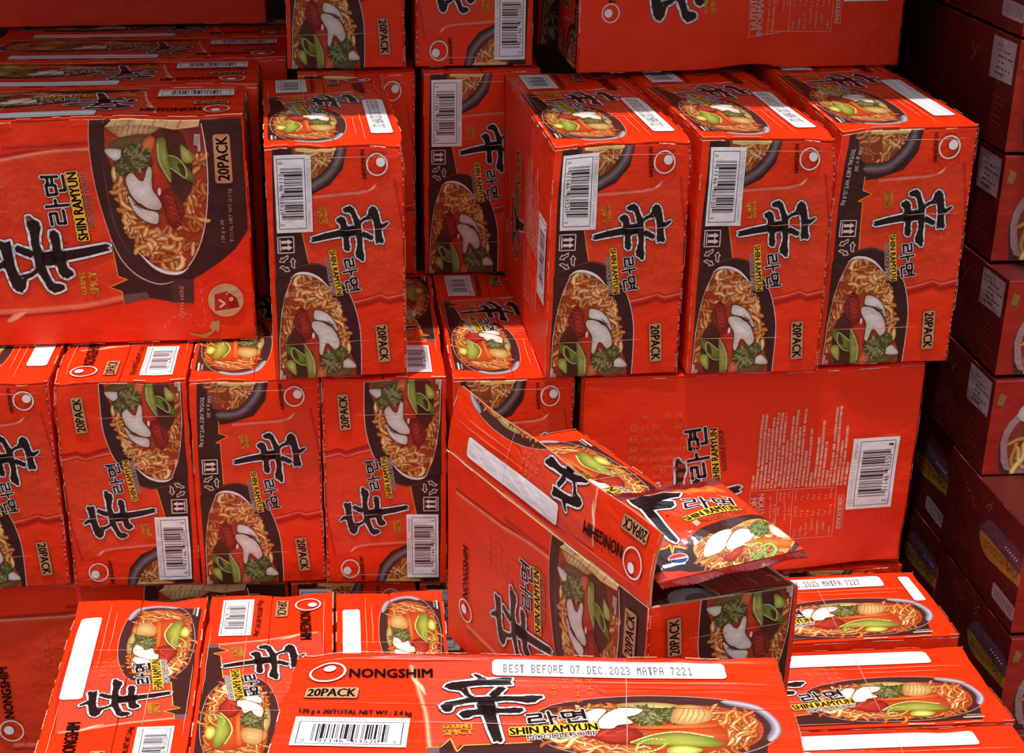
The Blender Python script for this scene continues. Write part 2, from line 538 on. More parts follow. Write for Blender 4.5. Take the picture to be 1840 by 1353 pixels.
def soup_front(a):
    """bowl picture of the big front panel, in the pixels of a window 1268 x 1353; a.tf carries it to the panel"""
    food = smooth([(112, 80), (118, 330), (160, 430), (188, 600), (235, 800), (325, 1000), (400, 1120), (520, 1222), (640, 1258), (740, 1222), (830, 1090), (882, 850), (903, 600), (890, 300), (852, 60)], 3)
    a.poly(food, (168, 60, 26))
    noodles(a, [(165, 380), (200, 420), (290, 720), (400, 900), (560, 940), (700, 900), (720, 1180), (640, 1245), (520, 1210), (400, 1110), (300, 960), (225, 780), (180, 600)], 105, 86, 47, 11)
    noodles(a, [(760, 300), (890, 300), (900, 600), (880, 850), (830, 1080), (760, 1180), (720, 1000), (720, 700), (790, 560)], 40, 92, 45, 12, 0.4)
    # dark broth and chilli
    leaf(a, [(470, 180), (700, 150), (770, 350), (790, 560), (740, 690), (640, 760), (520, 640), (450, 450)], (92, 40, 24), (70, 34, 24))
    leaf(a, [(720, 90), (850, 80), (880, 250), (840, 330), (760, 300)], (150, 52, 30), (126, 40, 26))
    leaf(a, [(470, 190), (410, 250), (405, 330), (450, 350), (470, 440), (480, 620), (530, 720), (620, 640), (590, 540), (520, 430), (500, 260)], (150, 34, 22), (206, 62, 36))
    # cabbage along the top
    leaf(a, [(110, 70), (300, 60), (470, 70), (540, 120), (470, 180), (380, 190), (240, 215), (190, 190), (130, 140)], (176, 130, 84), (226, 188, 140))
    for k in range(7):
        x = 200 + 40 * k
        a.stroke([(x, 190), (x + 20, 130), (x + 34, 80)], 6, (150, 96, 58))
    leaf(a, [(140, 300), (180, 240), (300, 200), (440, 190), (430, 270), (330, 290), (240, 300)], (96, 66, 38), (120, 92, 52))
    leaf(a, [(112, 310), (240, 312), (262, 380), (215, 405), (160, 380)], (190, 180, 166), (236, 232, 222))
    leaf(a, [(408, 240), (470, 200), (500, 230), (470, 330), (430, 350), (405, 320)], (190, 80, 40), (224, 118, 62))
    herb(a, (345, 385), 138, 21, n=110)
    herb(a, (262, 445), 84, 22, n=60)
    # mushroom slices
    for pts, mid in (([(285, 680), (310, 690), (330, 740), (420, 780), (510, 800), (522, 850), (505, 890), (420, 870), (340, 800)], (420, 820)),
                     ([(276, 530), (320, 492), (370, 545), (410, 550), (440, 450), (470, 470), (472, 610), (520, 690), (545, 745), (520, 780), (420, 760), (330, 690), (285, 600)], (400, 640))):
        P = smooth(pts, 3, True)
        a.stroke(P, 16, (112, 70, 40), closed=True)
        a.fan(P, (206, 192, 182), (232, 226, 222), mid)
    a.stroke(smooth([(335, 745), (380, 735), (430, 775)], 4), 9, (70, 40, 28))
    # beef
    leaf(a, [(560, 625), (620, 610), (655, 680), (670, 800), (690, 880), (650, 925), (590, 880), (560, 760), (535, 690)], (112, 22, 18), (176, 48, 36))
    leaf(a, [(650, 650), (700, 720), (720, 800), (690, 860), (665, 760)], (110, 30, 22), (140, 44, 32))
    rnd = random.Random(4)
    for k in range(12):
        y = 650 + 22 * k; x = 570 + 8 * k
        a.stroke([(x, y), (x + 30, y + 10), (x + 55, y + 40)], 5, (206, 84, 64) if k % 2 else (120, 24, 20))
    a.disc((528, 640), 12, 30, (238, 214, 206))
    # spring onion
    leaf(a, [(505, 240), (540, 205), (575, 210), (590, 300), (610, 430), (625, 560), (600, 560), (545, 470), (505, 380)], (100, 102, 44), (168, 166, 84))
    a.stroke(smooth([(520, 260), (525, 380), (560, 470), (612, 555)], 4), 9, (214, 210, 130))
    a.stroke(smooth([(575, 220), (592, 330), (608, 440)], 4), 6, (120, 130, 52))
    leaf(a, [(695, 260), (740, 285), (785, 340), (790, 400), (740, 412), (705, 380)], (120, 128, 50), (196, 196, 104))
    leaf(a, [(605, 360), (660, 370), (730, 420), (790, 500), (805, 560), (740, 545), (660, 490), (612, 440)], (84, 96, 34), (128, 138, 58))
    leaf(a, [(672, 412), (715, 430), (732, 480), (722, 520), (688, 470)], (70, 40, 24), (88, 46, 26))
    a.stroke(smooth([(605, 352), (660, 362), (720, 420), (742, 490), (730, 530), (680, 500), (615, 450)], 4), 8, (206, 210, 132))
    # clear pouch mark and bowl edge
    a.poly([(800, 170), (845, 172), (852, 312), (832, 316), (826, 268), (798, 262)], (196, 170, 160))
    for k in range(6):
        a.stroke([(806, 190 + 14 * k), (838, 190 + 14 * k)], 4, (120, 92, 86))
    a.ribbon(smooth([(855, 60), (890, 300), (905, 560), (890, 800), (850, 1000), (790, 1150), (742, 1222)], 5), 7, [(244, 226, 214), (244, 226, 214)], taper=0.02)
    a.ribbon(smooth([(360, 1105), (470, 1210), (560, 1255), (640, 1268), (700, 1258), (748, 1222)], 5), [4, 8, 12, 18, 22, 26, 28, 30, 32, 34, 34, 34, 34, 33, 32, 31, 30, 28, 26, 24, 20, 16, 12, 9, 7, 6], [(120, 88, 84), (250, 240, 236), (240, 226, 220)])


def soup_top(a):
    """bowl picture of the lid, in panel millimetres"""
    bowl = [(250, 60), (262, 90), (300, 106), (345, 114), (390, 116), (440, 113), (480, 104), (502, 84), (505, 62), (494, 40), (468, 24), (430, 14), (385, 10), (340, 11), (300, 17), (268, 32)]
    B = smooth(bowl, 3, True)
    a.stroke(B, 1.6, (226, 176, 160), closed=True)
    a.fan(B, (74, 40, 38), (60, 30, 28))
    a.ribbon(smooth([(452, 108), (486, 98), (500, 80), (502, 60), (492, 42)], 6), 11, [(96, 76, 86), (150, 132, 146), (196, 186, 196), (120, 100, 106)], taper=0.12)
    food = smooth([(262, 60), (272, 82), (310, 95), (360, 99), (420, 101), (460, 95), (486, 78), (489, 58), (478, 38), (450, 24), (410, 17), (360, 15), (310, 20), (274, 38)], 3, True)
    a.poly(food, (190, 66, 26))
    noodles(a, [(268, 40), (300, 22), (360, 17), (410, 19), (440, 26), (400, 36), (340, 40), (300, 48), (275, 62)], 110, 27, 6.6, 31, 0.85, ang=0.1)
    noodles(a, [(430, 24), (470, 36), (486, 58), (482, 80), (455, 92), (430, 96), (436, 70), (450, 50)], 96, 22, 6.2, 32, 0.85, ang=1.2)
    noodles(a, [(268, 60), (275, 82), (310, 93), (350, 97), (330, 84), (300, 76)], 60, 20, 6.4, 33, 0.85)
    leaf(a, [(380, 20), (440, 26), (452, 50), (434, 80), (400, 66), (372, 44)], (176, 56, 24), (206, 84, 36))
    leaf(a, [(282, 50), (312, 42), (330, 34), (352, 34), (366, 48), (350, 62), (312, 62)], (128, 26, 18), (190, 58, 40))
    for k in range(6):
        a.stroke([(292 + 9 * k, 46 + (k % 3) * 3), (304 + 9 * k, 54 + (k % 2) * 3)], 0.9, (220, 104, 84) if k % 2 else (110, 22, 18))
    leaf(a, [(340, 100), (368, 88), (400, 86), (410, 98), (380, 104)], (150, 120, 60), (214, 190, 130))
    herb(a, (372, 81), 23, 34, n=90)
    herb(a, (396, 82), 17, 35, n=60)
    leaf(a, [(396, 70), (402, 94), (420, 100), (440, 90), (436, 74), (416, 66)], (176, 120, 62), (238, 196, 130))
    for k in range(5):
        a.stroke([(402 + 6 * k, 72), (408 + 6 * k, 84), (412 + 5 * k, 94)], 0.9, (160, 104, 56))
    leaf(a, [(360, 63), (400, 65), (440, 68), (438, 62), (400, 59), (362, 58)], (196, 80, 28), (230, 122, 52))
    for pts, mid in (([(296, 62), (304, 80), (318, 92), (330, 90), (324, 78), (318, 62)], (312, 76)),
                     ([(318, 60), (326, 80), (344, 94), (368, 92), (360, 82), (350, 78), (356, 68), (340, 64), (334, 58)], (340, 78))):
        P = smooth(pts, 3, True)
        a.stroke(P, 2.2, (96, 52, 30), closed=True)
        a.fan(P, (224, 206, 190), (250, 246, 240), mid)
    leaf(a, [(350, 34), (372, 46), (400, 52), (432, 46), (446, 36), (438, 30), (410, 30), (380, 32)], (106, 108, 34), (184, 182, 76))
    a.stroke(smooth([(352, 36), (376, 49), (404, 54), (436, 46)], 4), 1.8, (228, 224, 136))
    a.stroke(smooth([(356, 20), (360, 34), (372, 42), (388, 40), (384, 30), (370, 22), (356, 20)], 4), 2.6, (206, 206, 96))
    leaf(a, [(388, 20), (392, 30), (408, 32), (424, 26), (412, 18)], (150, 150, 50), (236, 230, 130))
    for k in range(9):
        a.stroke([(465 + 2.4 * k, 15), (465 + 2.4 * k, 17.6)], 0.9, (226, 212, 204))
    a.poly([(458, 10), (488, 10), (488, 12.6), (458, 12.6)], (226, 212, 204))


# ------------------------------------------------------------------ the printed panels
CW, CD, CA = 190.0, 514.0, 338.0       # carton: width, length, height in mm


def px_h(a, H, p):
    q = H([p])[0]; return (q[0], q[1])


def panel_end(weight_text):
    """narrow end of the carton; traced in a 941 x 1353 window (writing runs down the window)"""
    a = Art(CA, CW)
    H = hom([(100, 82), (853, 75), (845, 1310), (160, 1312)], [(0, 0), (0, CW), (CA, CW), (CA, 0)])
    a.tf = H
    h = lambda *p: H([p])[0]
    # brown ground along the lower edge
    left = [(143, 60), (150, 500), (165, 780), (180, 1000), (186, 1330)]
    if weight_text:
        a.poly([(143, 60), (560, 60), (540, 200), (470, 300), (330, 345), (268, 352), (268, 405), (320, 424), (250, 462), (276, 466), (292, 720), (500, 820), (585, 960), (610, 1120), (605, 1330)] + left[::-1], BROWN)
    else:
        a.poly([(143, 60), (545, 60), (520, 200), (450, 290), (350, 340), (300, 540), (340, 715), (500, 820), (585, 960), (610, 1120), (605, 1330)] + left[::-1], BROWN)
    # upper bowl corner
    a.poly([(250, 60), (475, 60), (450, 170), (400, 245), (330, 285), (262, 260)], (150, 66, 30))
    noodles(a, [(340, 70), (468, 70), (444, 165), (395, 232), (330, 262), (300, 200)], 46, 62, 22, 41, ang=1.2)
    if weight_text:
        a.poly([(196, 70), (262, 70), (330, 70), (330, 200), (300, 270), (240, 250), (205, 160)], (140, 62, 32))
        noodles(a, [(210, 80), (320, 80), (320, 200), (290, 250), (240, 220)], 14, 62, 24, 43)
    a.ribbon(smooth([(515, 50), (495, 150), (440, 235), (370, 285), (250, 290) if weight_text else (345, 300)], 5), 62, [(60, 34, 34), (96, 74, 76), (136, 116, 118), (92, 72, 74), (52, 28, 28)], taper=0.03)
    a.poly([(262, 40), (500, 40), (482, 96), (440, 104), (400, 98), (330, 108), (268, 100)], (226, 192, 120))
    # packet picture
    pk = [(268, 352), (330, 345)] if weight_text else [(345, 358)]
    px = [(600, 335), (650, 326), (700, 285), (782, 262), (800, 330), (832, 520), (848, 880), (800, 900), (755, 902), (712, 885), (640, 905), (556, 922), (540, 850), (500, 800), (340, 715)]
    a.poly(pk + px + ([(292, 720), (276, 466), (250, 462), (320, 424), (268, 405)] if weight_text else [(300, 540)]), PACK)
    a.ribbon([(345, 352), (480, 342), (602, 334), (650, 324)], 26, [(176, 34, 20), (232, 92, 68), (240, 132, 104), (216, 56, 36)])
    a.fan(smooth([(630, 330), (660, 322), (690, 292), (705, 282), (690, 310), (665, 328)], 3, True), (236, 110, 84), (250, 206, 186))
    a.ribbon([(556, 926), (640, 910), (712, 890), (755, 906), (848, 886)], 22, [(170, 26, 14), (206, 52, 34), (240, 128, 104), (216, 56, 38)])
    a.ribbon([(570, 946), (645, 930), (712, 908), (755, 926), (848, 908)], 30, [RED, (176, 26, 14), (168, 24, 12)])
    a.ribbon([(796, 262), (816, 400), (842, 560), (856, 880)], 16, [(214, 52, 36), (184, 32, 18), RED])
    if weight_text:
        a.stroke([(268, 330), (268, 405), (320, 424), (250, 462), (276, 466), (292, 722)], 5, (238, 150, 50))
    else:
        a.stroke([(300, 538), (340, 716)], 5, (238, 150, 50))
    # main bowl
    outer = smooth([(140, 805), (190, 766), (290, 722), (372, 712), (445, 745), (520, 832), (580, 945), (606, 1100), (608, 1340)], 4)
    a.poly(outer + [(186, 1340), (176, 1000)], (62, 29, 28))
    a.ribbon(smooth([(500, 800), (560, 900), (598, 1030), (608, 1160), (606, 1340)], 5), 4, [(240, 200, 186), (240, 200, 186)])
    a.ribbon(smooth([(200, 764), (290, 724), (372, 714), (440, 742), (500, 802)], 4), 10, [(62, 29, 28), (110, 66, 62), (62, 29, 28)], taper=0.2)
    sx = lambda P: H([(640 - .533 * x, 1428 - .527 * y) for x, y in P])
    a.tf = sx
    soup_front(a)
    a.tf = H
    a.ribbon(smooth([(246, 788), (214, 870), (196, 960), (184, 1100), (186, 1340)], 5), 4, [(240, 206, 190), (240, 206, 190)])
    a.poly([(60, 780), (244, 786), (212, 870), (194, 960), (182, 1100), (184, 1340), (60, 1340)], BROWN)
    a.poly([(60, 40), (141, 40), (148, 500), (158, 780), (170, 1000), (180, 1340), (60, 1340)], RED)
    # writing
    a.tf = None
    shin(a, *h(345, 405), *h(762, 706), white=2.1, edge=0.7)
    ramyeon(a, h(508, 698), h(536, 868), 19.5, 0.95)
    shinramyun(a, h(446, 645), h(484, 884), 7.8, h(424, 690), h(456, 884), 5.4, (70, 40, 36), (214, 190, 184))
    gourmet(a, h(414, 408), h(424, 498), 4.6, h(378, 416), h(396, 506), 6.6)
    seals(a, *h(650, 640), *h(765, 800), 4, 4)
    logo(a, h(705, 178), 16.5, 15.2, (-0.2, 0.32), 0.42)
    a.text('NONGSHIM', h(614, 98), h(624, 256), 5.6, BLACK, bold=0.035)
    badge(a, h(692, 1056), h(706, 1236), 12.4)
    q0 = h(205, 606)
    up_arrows(a, *h(172, 562), *h(260, 646), (236, 214, 208))
    recycle(a, h(224, 704), 11.5, (226, 200, 192))
    if weight_text:
        R_ = hom([(150, -3), (934, -25), (716, 1300), (18, 1318)], [(0, 0), (0, CW), (CA, CW), (CA, 0)])
        k = lambda *p: R_([p])[0]
        a.text('120 g x 20', k(244, 88), k(216, 232), 6.6, (240, 226, 220), bold=0.04)
        a.text('TOTAL NET WT.:2.4 kg', k(196, 92), k(144, 430), 7.4, (240, 226, 220), bold=0.04)
    else:
        a.tf = None
        e0, e1 = h(150, 118), h(360, 538)
        barcode(a, e0[0], e0[1], e1[0], e1[1])
    a.tf = None
    # rubbed fold lines across the panel
    rnd = random.Random(8)
    for u, v0, v1 in ((206, 20, 120), (284, 8, 140), (118, 100, 178), (14, 60, 180)):
        P = [(u + rnd.uniform(-.8, .8), v) for v in np.linspace(v0, v1, 9)]
        a.ribbon(P, 0.9, [(236, 150, 120), (246, 196, 170), (226, 120, 90)], taper=0.3)
    return a


def panel_lid(date=None):
    a = Art(CD, CW)
    # packet picture
    a.poly([(123, 172), (128, 150), (140, 120), (147, 85), (152, 22), (300, 22), (340, 112), (302, 148), (350, 178), (262, 181)], (232, 70, 46))
    a.poly([(352, 179), (262, 182), (123, 172), (126, 176), (262, 186), (353, 183)], (196, 38, 22))
    a.ribbon([(126, 168), (136, 122), (145, 86), (150, 50), (154, 20)], 8, [(190, 34, 18), (236, 104, 74), (248, 190, 150), (236, 104, 74), PACK])
    a.fan(smooth([(127, 146), (134, 138), (142, 124), (144, 110), (138, 122), (130, 134)], 3, True), (240, 150, 110), (252, 224, 190))
    a.ribbon([(300, 146), (322, 120), (344, 112)], 5, [PACK, (196, 40, 24), RED])
    # brown ground
    a.poly([(151, 6), (474, 6), (480, 34), (484, 60), (462, 90), (300, 60), (246, 34), (183, 27), (178, 17), (172, 38), (162, 24), (151, 23)], BROWN)
    a.stroke([(252, 34.5), (186, 27), (180, 16.5), (173, 38), (164, 23.5), (150, 22)], 1.8, BLACK)
    a.stroke([(252, 34.5), (186, 27), (180, 16.5), (173, 38), (164, 23.5), (150, 22)], 1.2, YEL)
    a.poly([(151, 6), (151, 22), (163, 23), (163, 6)], (120, 84, 84))
    a.tf = lambda q: np.atleast_2d(np.asarray(q, float)) * np.array([0.957, 1.0]) + np.array([250 * 0.043, 0.0])
    soup_top(a)
    a.tf = None
    if date == 'strip':
        a.rrect(483, 98, 503, 176, 5, (170, 40, 24)); a.rrect(484, 99, 502, 175, 4.5, WHITE)
        date = 'BEST BEFORE 07.DEC.2023 MATPA 7227'
    # white strip for the date
    a.rrect(210.2, 147.2, 456.8, 179.6, 6.5, (170, 40, 24))
    a.rrect(211, 148, 456, 179, 6, WHITE)
    shin(a, 160, 32, 263, 150, white=2.6, edge=0.8)
    ramyeon(a, (249, 60), (306, 68), 22, 1.2)
    shinramyun(a, (231, 44), (316, 55), 11.5, (248, 36), (316, 46), 8, (84, 50, 46), (246, 240, 236))
    gourmet(a, (165, 52), (194, 55), 6.6, (166, 41), (195, 45), 9)
    seals(a, 268, 98, 318, 146, 4, 4, (242, 110, 50))
    logo(a, (39, 151), 20, 20.5, (0.08, 0.34), 0.34)
    a.text('NONGSHIM', (63, 139), (149, 142), 17, BLACK, bold=0.035)
    badge(a, (24, 104), (73, 104), 14)
    a.text('120 g x 20/TOTAL NET WT.: 2.4 kg', (20, 73), (132, 71), 9.5, BLACK, bold=0.03)
    barcode(a, 18, 20, 131, 68)
    a.disc((160, 84), 1.0, 1.0, DKRED)
    # a few rubbed creases
    rnd = random.Random(6)
    for v, u0, u1 in ((138, 300, 500), (176, 20, 200), (127, 340, 470), (62, 130, 260), (8, 100, 300)):
        P = [(u, v + rnd.uniform(-.5, .5)) for u in np.linspace(u0, u1, 12)]
        a.ribbon(P, 1.0, [(238, 120, 84), (248, 196, 166), (236, 110, 76)], taper=0.3)
    P = [(u, v) for u, v in zip(np.linspace(342, 352, 10), np.linspace(4, 186, 10))]
    a.ribbon(P, 0.8, [(238, 140, 110), (248, 200, 180), (236, 130, 100)], taper=0.3)
    if date:
        dots(a, date, (223, 154), (422, 154), 16)
    return a


DOT = {'A': '0110100110011111100110011001', 'B': '1110100110101110100110011110', 'C': '0110100110001000100010010110', 'D': '1110100110011001100110011110', 'E': '1111100010001110100010001111',
       'F': '1111100010001110100010001000', 'M': '1001111111111001100110011001', 'O': '0110100110011001100110010110', 'P': '1110100110011110100010001000', 'R': '1110100110011110101010011001',
       'S': '0111100010000110000100011110', 'T': '1111011001100110011001100110', '0': '0110100110011001100110010110', '1': '0010011000100010001000100111', '2': '0110100100010010010010001111',
       '3': '1110000100010110000100011110', '7': '1111000100100010010001000100', '.': '0000000000000000000000000100', ' ': '0' * 28}


def dots(a, s, p0, p1, h, col=(96, 92, 98)):
    """printed date in a matrix face"""
    n = len(s); L = (p1[0] - p0[0]) / n
    cw = L * 0.72 / 4; ch = h / 7
    a.up()
    for i, c in enumerate(s):
        b = DOT.get(c, DOT[' '])
        for k in range(28):
            if b[k] == '1':
                x = p0[0] + i * L + (k % 4) * cw; y = p0[1] + (6 - k // 4) * ch + (p1[1] - p0[1]) * i / n
                a.add([(x, y), (x + cw * .8, y), (x + cw * .8, y + ch * .98), (x, y + ch * .98)], col, [(0, 1, 2), (0, 2, 3)])


def panel_front():
    """large front; traced in a window 1476 x 1353 (3.075 per photo pixel), writing runs up the window"""
    a = Art(CA, CD)
    H0 = hom([(-229.6, 227.9), (441, 211), (456, 619), (-163.7, 638.6)], [(CA, CD), (CA, 0), (0, 0), (0, CD)])
    H = lambda p: H0(np.atleast_2d(np.asarray(p, float)) / 3.075 + np.array([0, 200.0]))
    h = lambda *p: H([p])[0]
    a.tf = H
    # packet picture and its folds
    a.poly([(-560, 330), (0, 290), (200, 250), (300, 235), (700, 215), (700, 1060), (450, 1125), (200, 1145), (150, 1140), (60, 1180), (0, 1190), (-560, 1225)], PACK)
    a.ribbon([(-560, 320), (0, 275), (200, 240), (300, 226), (500, 216)], 60, [RED, (168, 26, 12), (196, 40, 24), (244, 150, 118), (230, 80, 56), PACK])
    a.ribbon([(-300, 1165), (150, 1146), (450, 1120), (700, 1066), (900, 1040)], 56, [PACK, (240, 132, 100), (236, 104, 76), (170, 26, 12), RED])
    a.fan(smooth([(30, 1195), (70, 1155), (140, 1140), (110, 1170), (60, 1200)], 3, True), (240, 130, 100), (250, 196, 170))
    a.ribbon([(0, 215), (250, 205), (490, 190)], 40, [RED, (178, 30, 14), RED])
    # brown ground
    a.poly(smooth([(492, 20), (484, 130), (490, 260), (515, 420), (550, 560), (600, 722)], 3) + [(640, 945), (692, 962), (590, 1006), (662, 1030), (676, 1102), (820, 1062), (950, 1086), (1062, 1090), (1062, 955), (1110, 930), (1210, 860), (1300, 785), (1368, 680), (1345, 20)], BROWN)
    a.stroke([(600, 722), (640, 945), (692, 962), (590, 1006), (662, 1030), (676, 1102)], 6, (240, 156, 56))
    a.ribbon(smooth([(492, 20), (484, 130), (490, 260), (515, 420), (550, 560), (600, 722)], 4), 5, [(240, 150, 130), (240, 150, 130)])
    a.poly([(676, 1100), (666, 1050), (800, 1030), (820, 1062)], (112, 70, 68))
    # bowl
    B = smooth([(600, 30), (560, 250), (575, 480), (600, 650), (640, 780), (700, 880), (790, 955), (880, 986), (960, 970), (1030, 905), (1090, 780), (1120, 600), (1120, 30)], 4)
    a.poly(B, (72, 36, 36))
    a.ribbon(smooth([(600, 722), (650, 830), (710, 905), (790, 960), (880, 986), (960, 968)], 5), 7, [(226, 170, 160), (226, 170, 160)], taper=0.2)
    a.ribbon(smooth([(560, 300), (590, 500), (640, 690), (720, 830)], 5), 14, [(72, 36, 36), (104, 66, 64), (72, 36, 36)], taper=0.3)
    s = 3.075 / 4.2283
    a.tf = lambda p: H(np.atleast_2d(np.asarray(p, float)) * s + np.array([160 * 3.075, 0.0]))
    soup_front(a)
    a.tf = H
    a.poly([(960, 955), (1062, 955), (1062, 1090), (955, 1086), (930, 1000)], (84, 44, 42))
    a.poly([(1000, 0), (1120, 0), (1130, 60), (1100, 66), (820, 70), (575, 95), (560, 0)], BROWN)
    a.poly([(590, 0), (610, 62), (575, 96), (640, 90), (760, 84), (880, 88), (960, 100), (1100, 80), (1112, 30), (1112, 0)], (232, 190, 130))
    for k in range(6):
        a.stroke([(640 + 70 * k, 0), (650 + 70 * k, 50), (632 + 70 * k, 84)], 9, (206, 132, 76) if k % 2 else (180, 180, 90))
    # weight and count
    a.tf = None
    badge(a, h(1272, 398), h(1262, 144), 16.5, 4)
    a.text('120 g x 20', h(1244, 748), h(1240, 622), 6.2, (200, 160, 130))
    a.text('TOTAL NET WT.:2.4 kg', h(1296, 746), h(1284, 444), 6.8, (200, 160, 130), bold=0.03)
    # writing
    K = lambda x, y: h(x * 3.075 / 5.205, (y / 5.205 + 100) * 3.075)
    p, q = K(-40, 1250), K(982, 480)
    shin(a, q[0] - (q[0] - p[0]), q[1], q[0], p[1], white=3.4, edge=1.0)
    ramyeon(a, K(650, 575), K(588, 110), 33, 1.4)
    shinramyun(a, K(812, 728), K(702, 78), 14.5, K(876, 585), K(790, 78), 8.6, (150, 60, 50), (226, 130, 110))
    gourmet(a, K(800, 1245), K(772, 1035), 8, K(912, 1236), K(880, 1026), 12)
    seals(a, *h(240, 640), *h(-160, 420), 5, 6, (228, 92, 52))
    a.disc(h(355, 757), 2, 2, DKRED)
    # opening corner, packet medallion and arrow
    a.tf = None
    a.disc(h(1240, 1072), 26, 26, (226, 168, 120)); a.disc(h(1240, 1072), 24.6, 24.6, (206, 170, 128))
    a.tf = H
    a.poly([(1178, 1040), (1250, 1022), (1262, 1120), (1180, 1134)], (186, 40, 28))
    a.poly([(1250, 1022), (1300, 1060), (1316, 1110), (1262, 1120)], (150, 26, 18))
    a.stroke([(1205, 1070), (1236, 1090), (1210, 1110)], 9, (240, 220, 210)); a.disc((1270, 1066), 12, 12, (240, 190, 90))
    a.stroke(smooth([(1245, 1040), (1270, 1010), (1290, 1022)], 4), 6, (226, 214, 200))
    a.poly(smooth([(1040, 1250), (1100, 1262), (1160, 1245)], 4) + [(1150, 1215), (1165, 1190), (1206, 1184), (1200, 1250), (1180, 1240), (1130, 1284), (1040, 1262)], (190, 140, 90))
    D = smooth([(900, 1225), (960, 1160), (1040, 1150), (1090, 1215), (1125, 1190), (1110, 1060), (1096, 950)], 5)
    for i in range(0, len(D) - 1, 2):
        a.stroke([D[i], D[i + 1]], 3, (240, 150, 120))
    a.text('OPEN HERE', h(1012, 1168), h(1006, 995), 6.2, (226, 140, 110))
    # maker's mark by the upper corner
    a.tf = None
    logo(a, (82, 452), 20, 20, (0.05, 0.2), 0.4)
    a.text('NONGSHIM', (106, 445), (198, 445), 15, BLACK, bold=0.035)
    return a


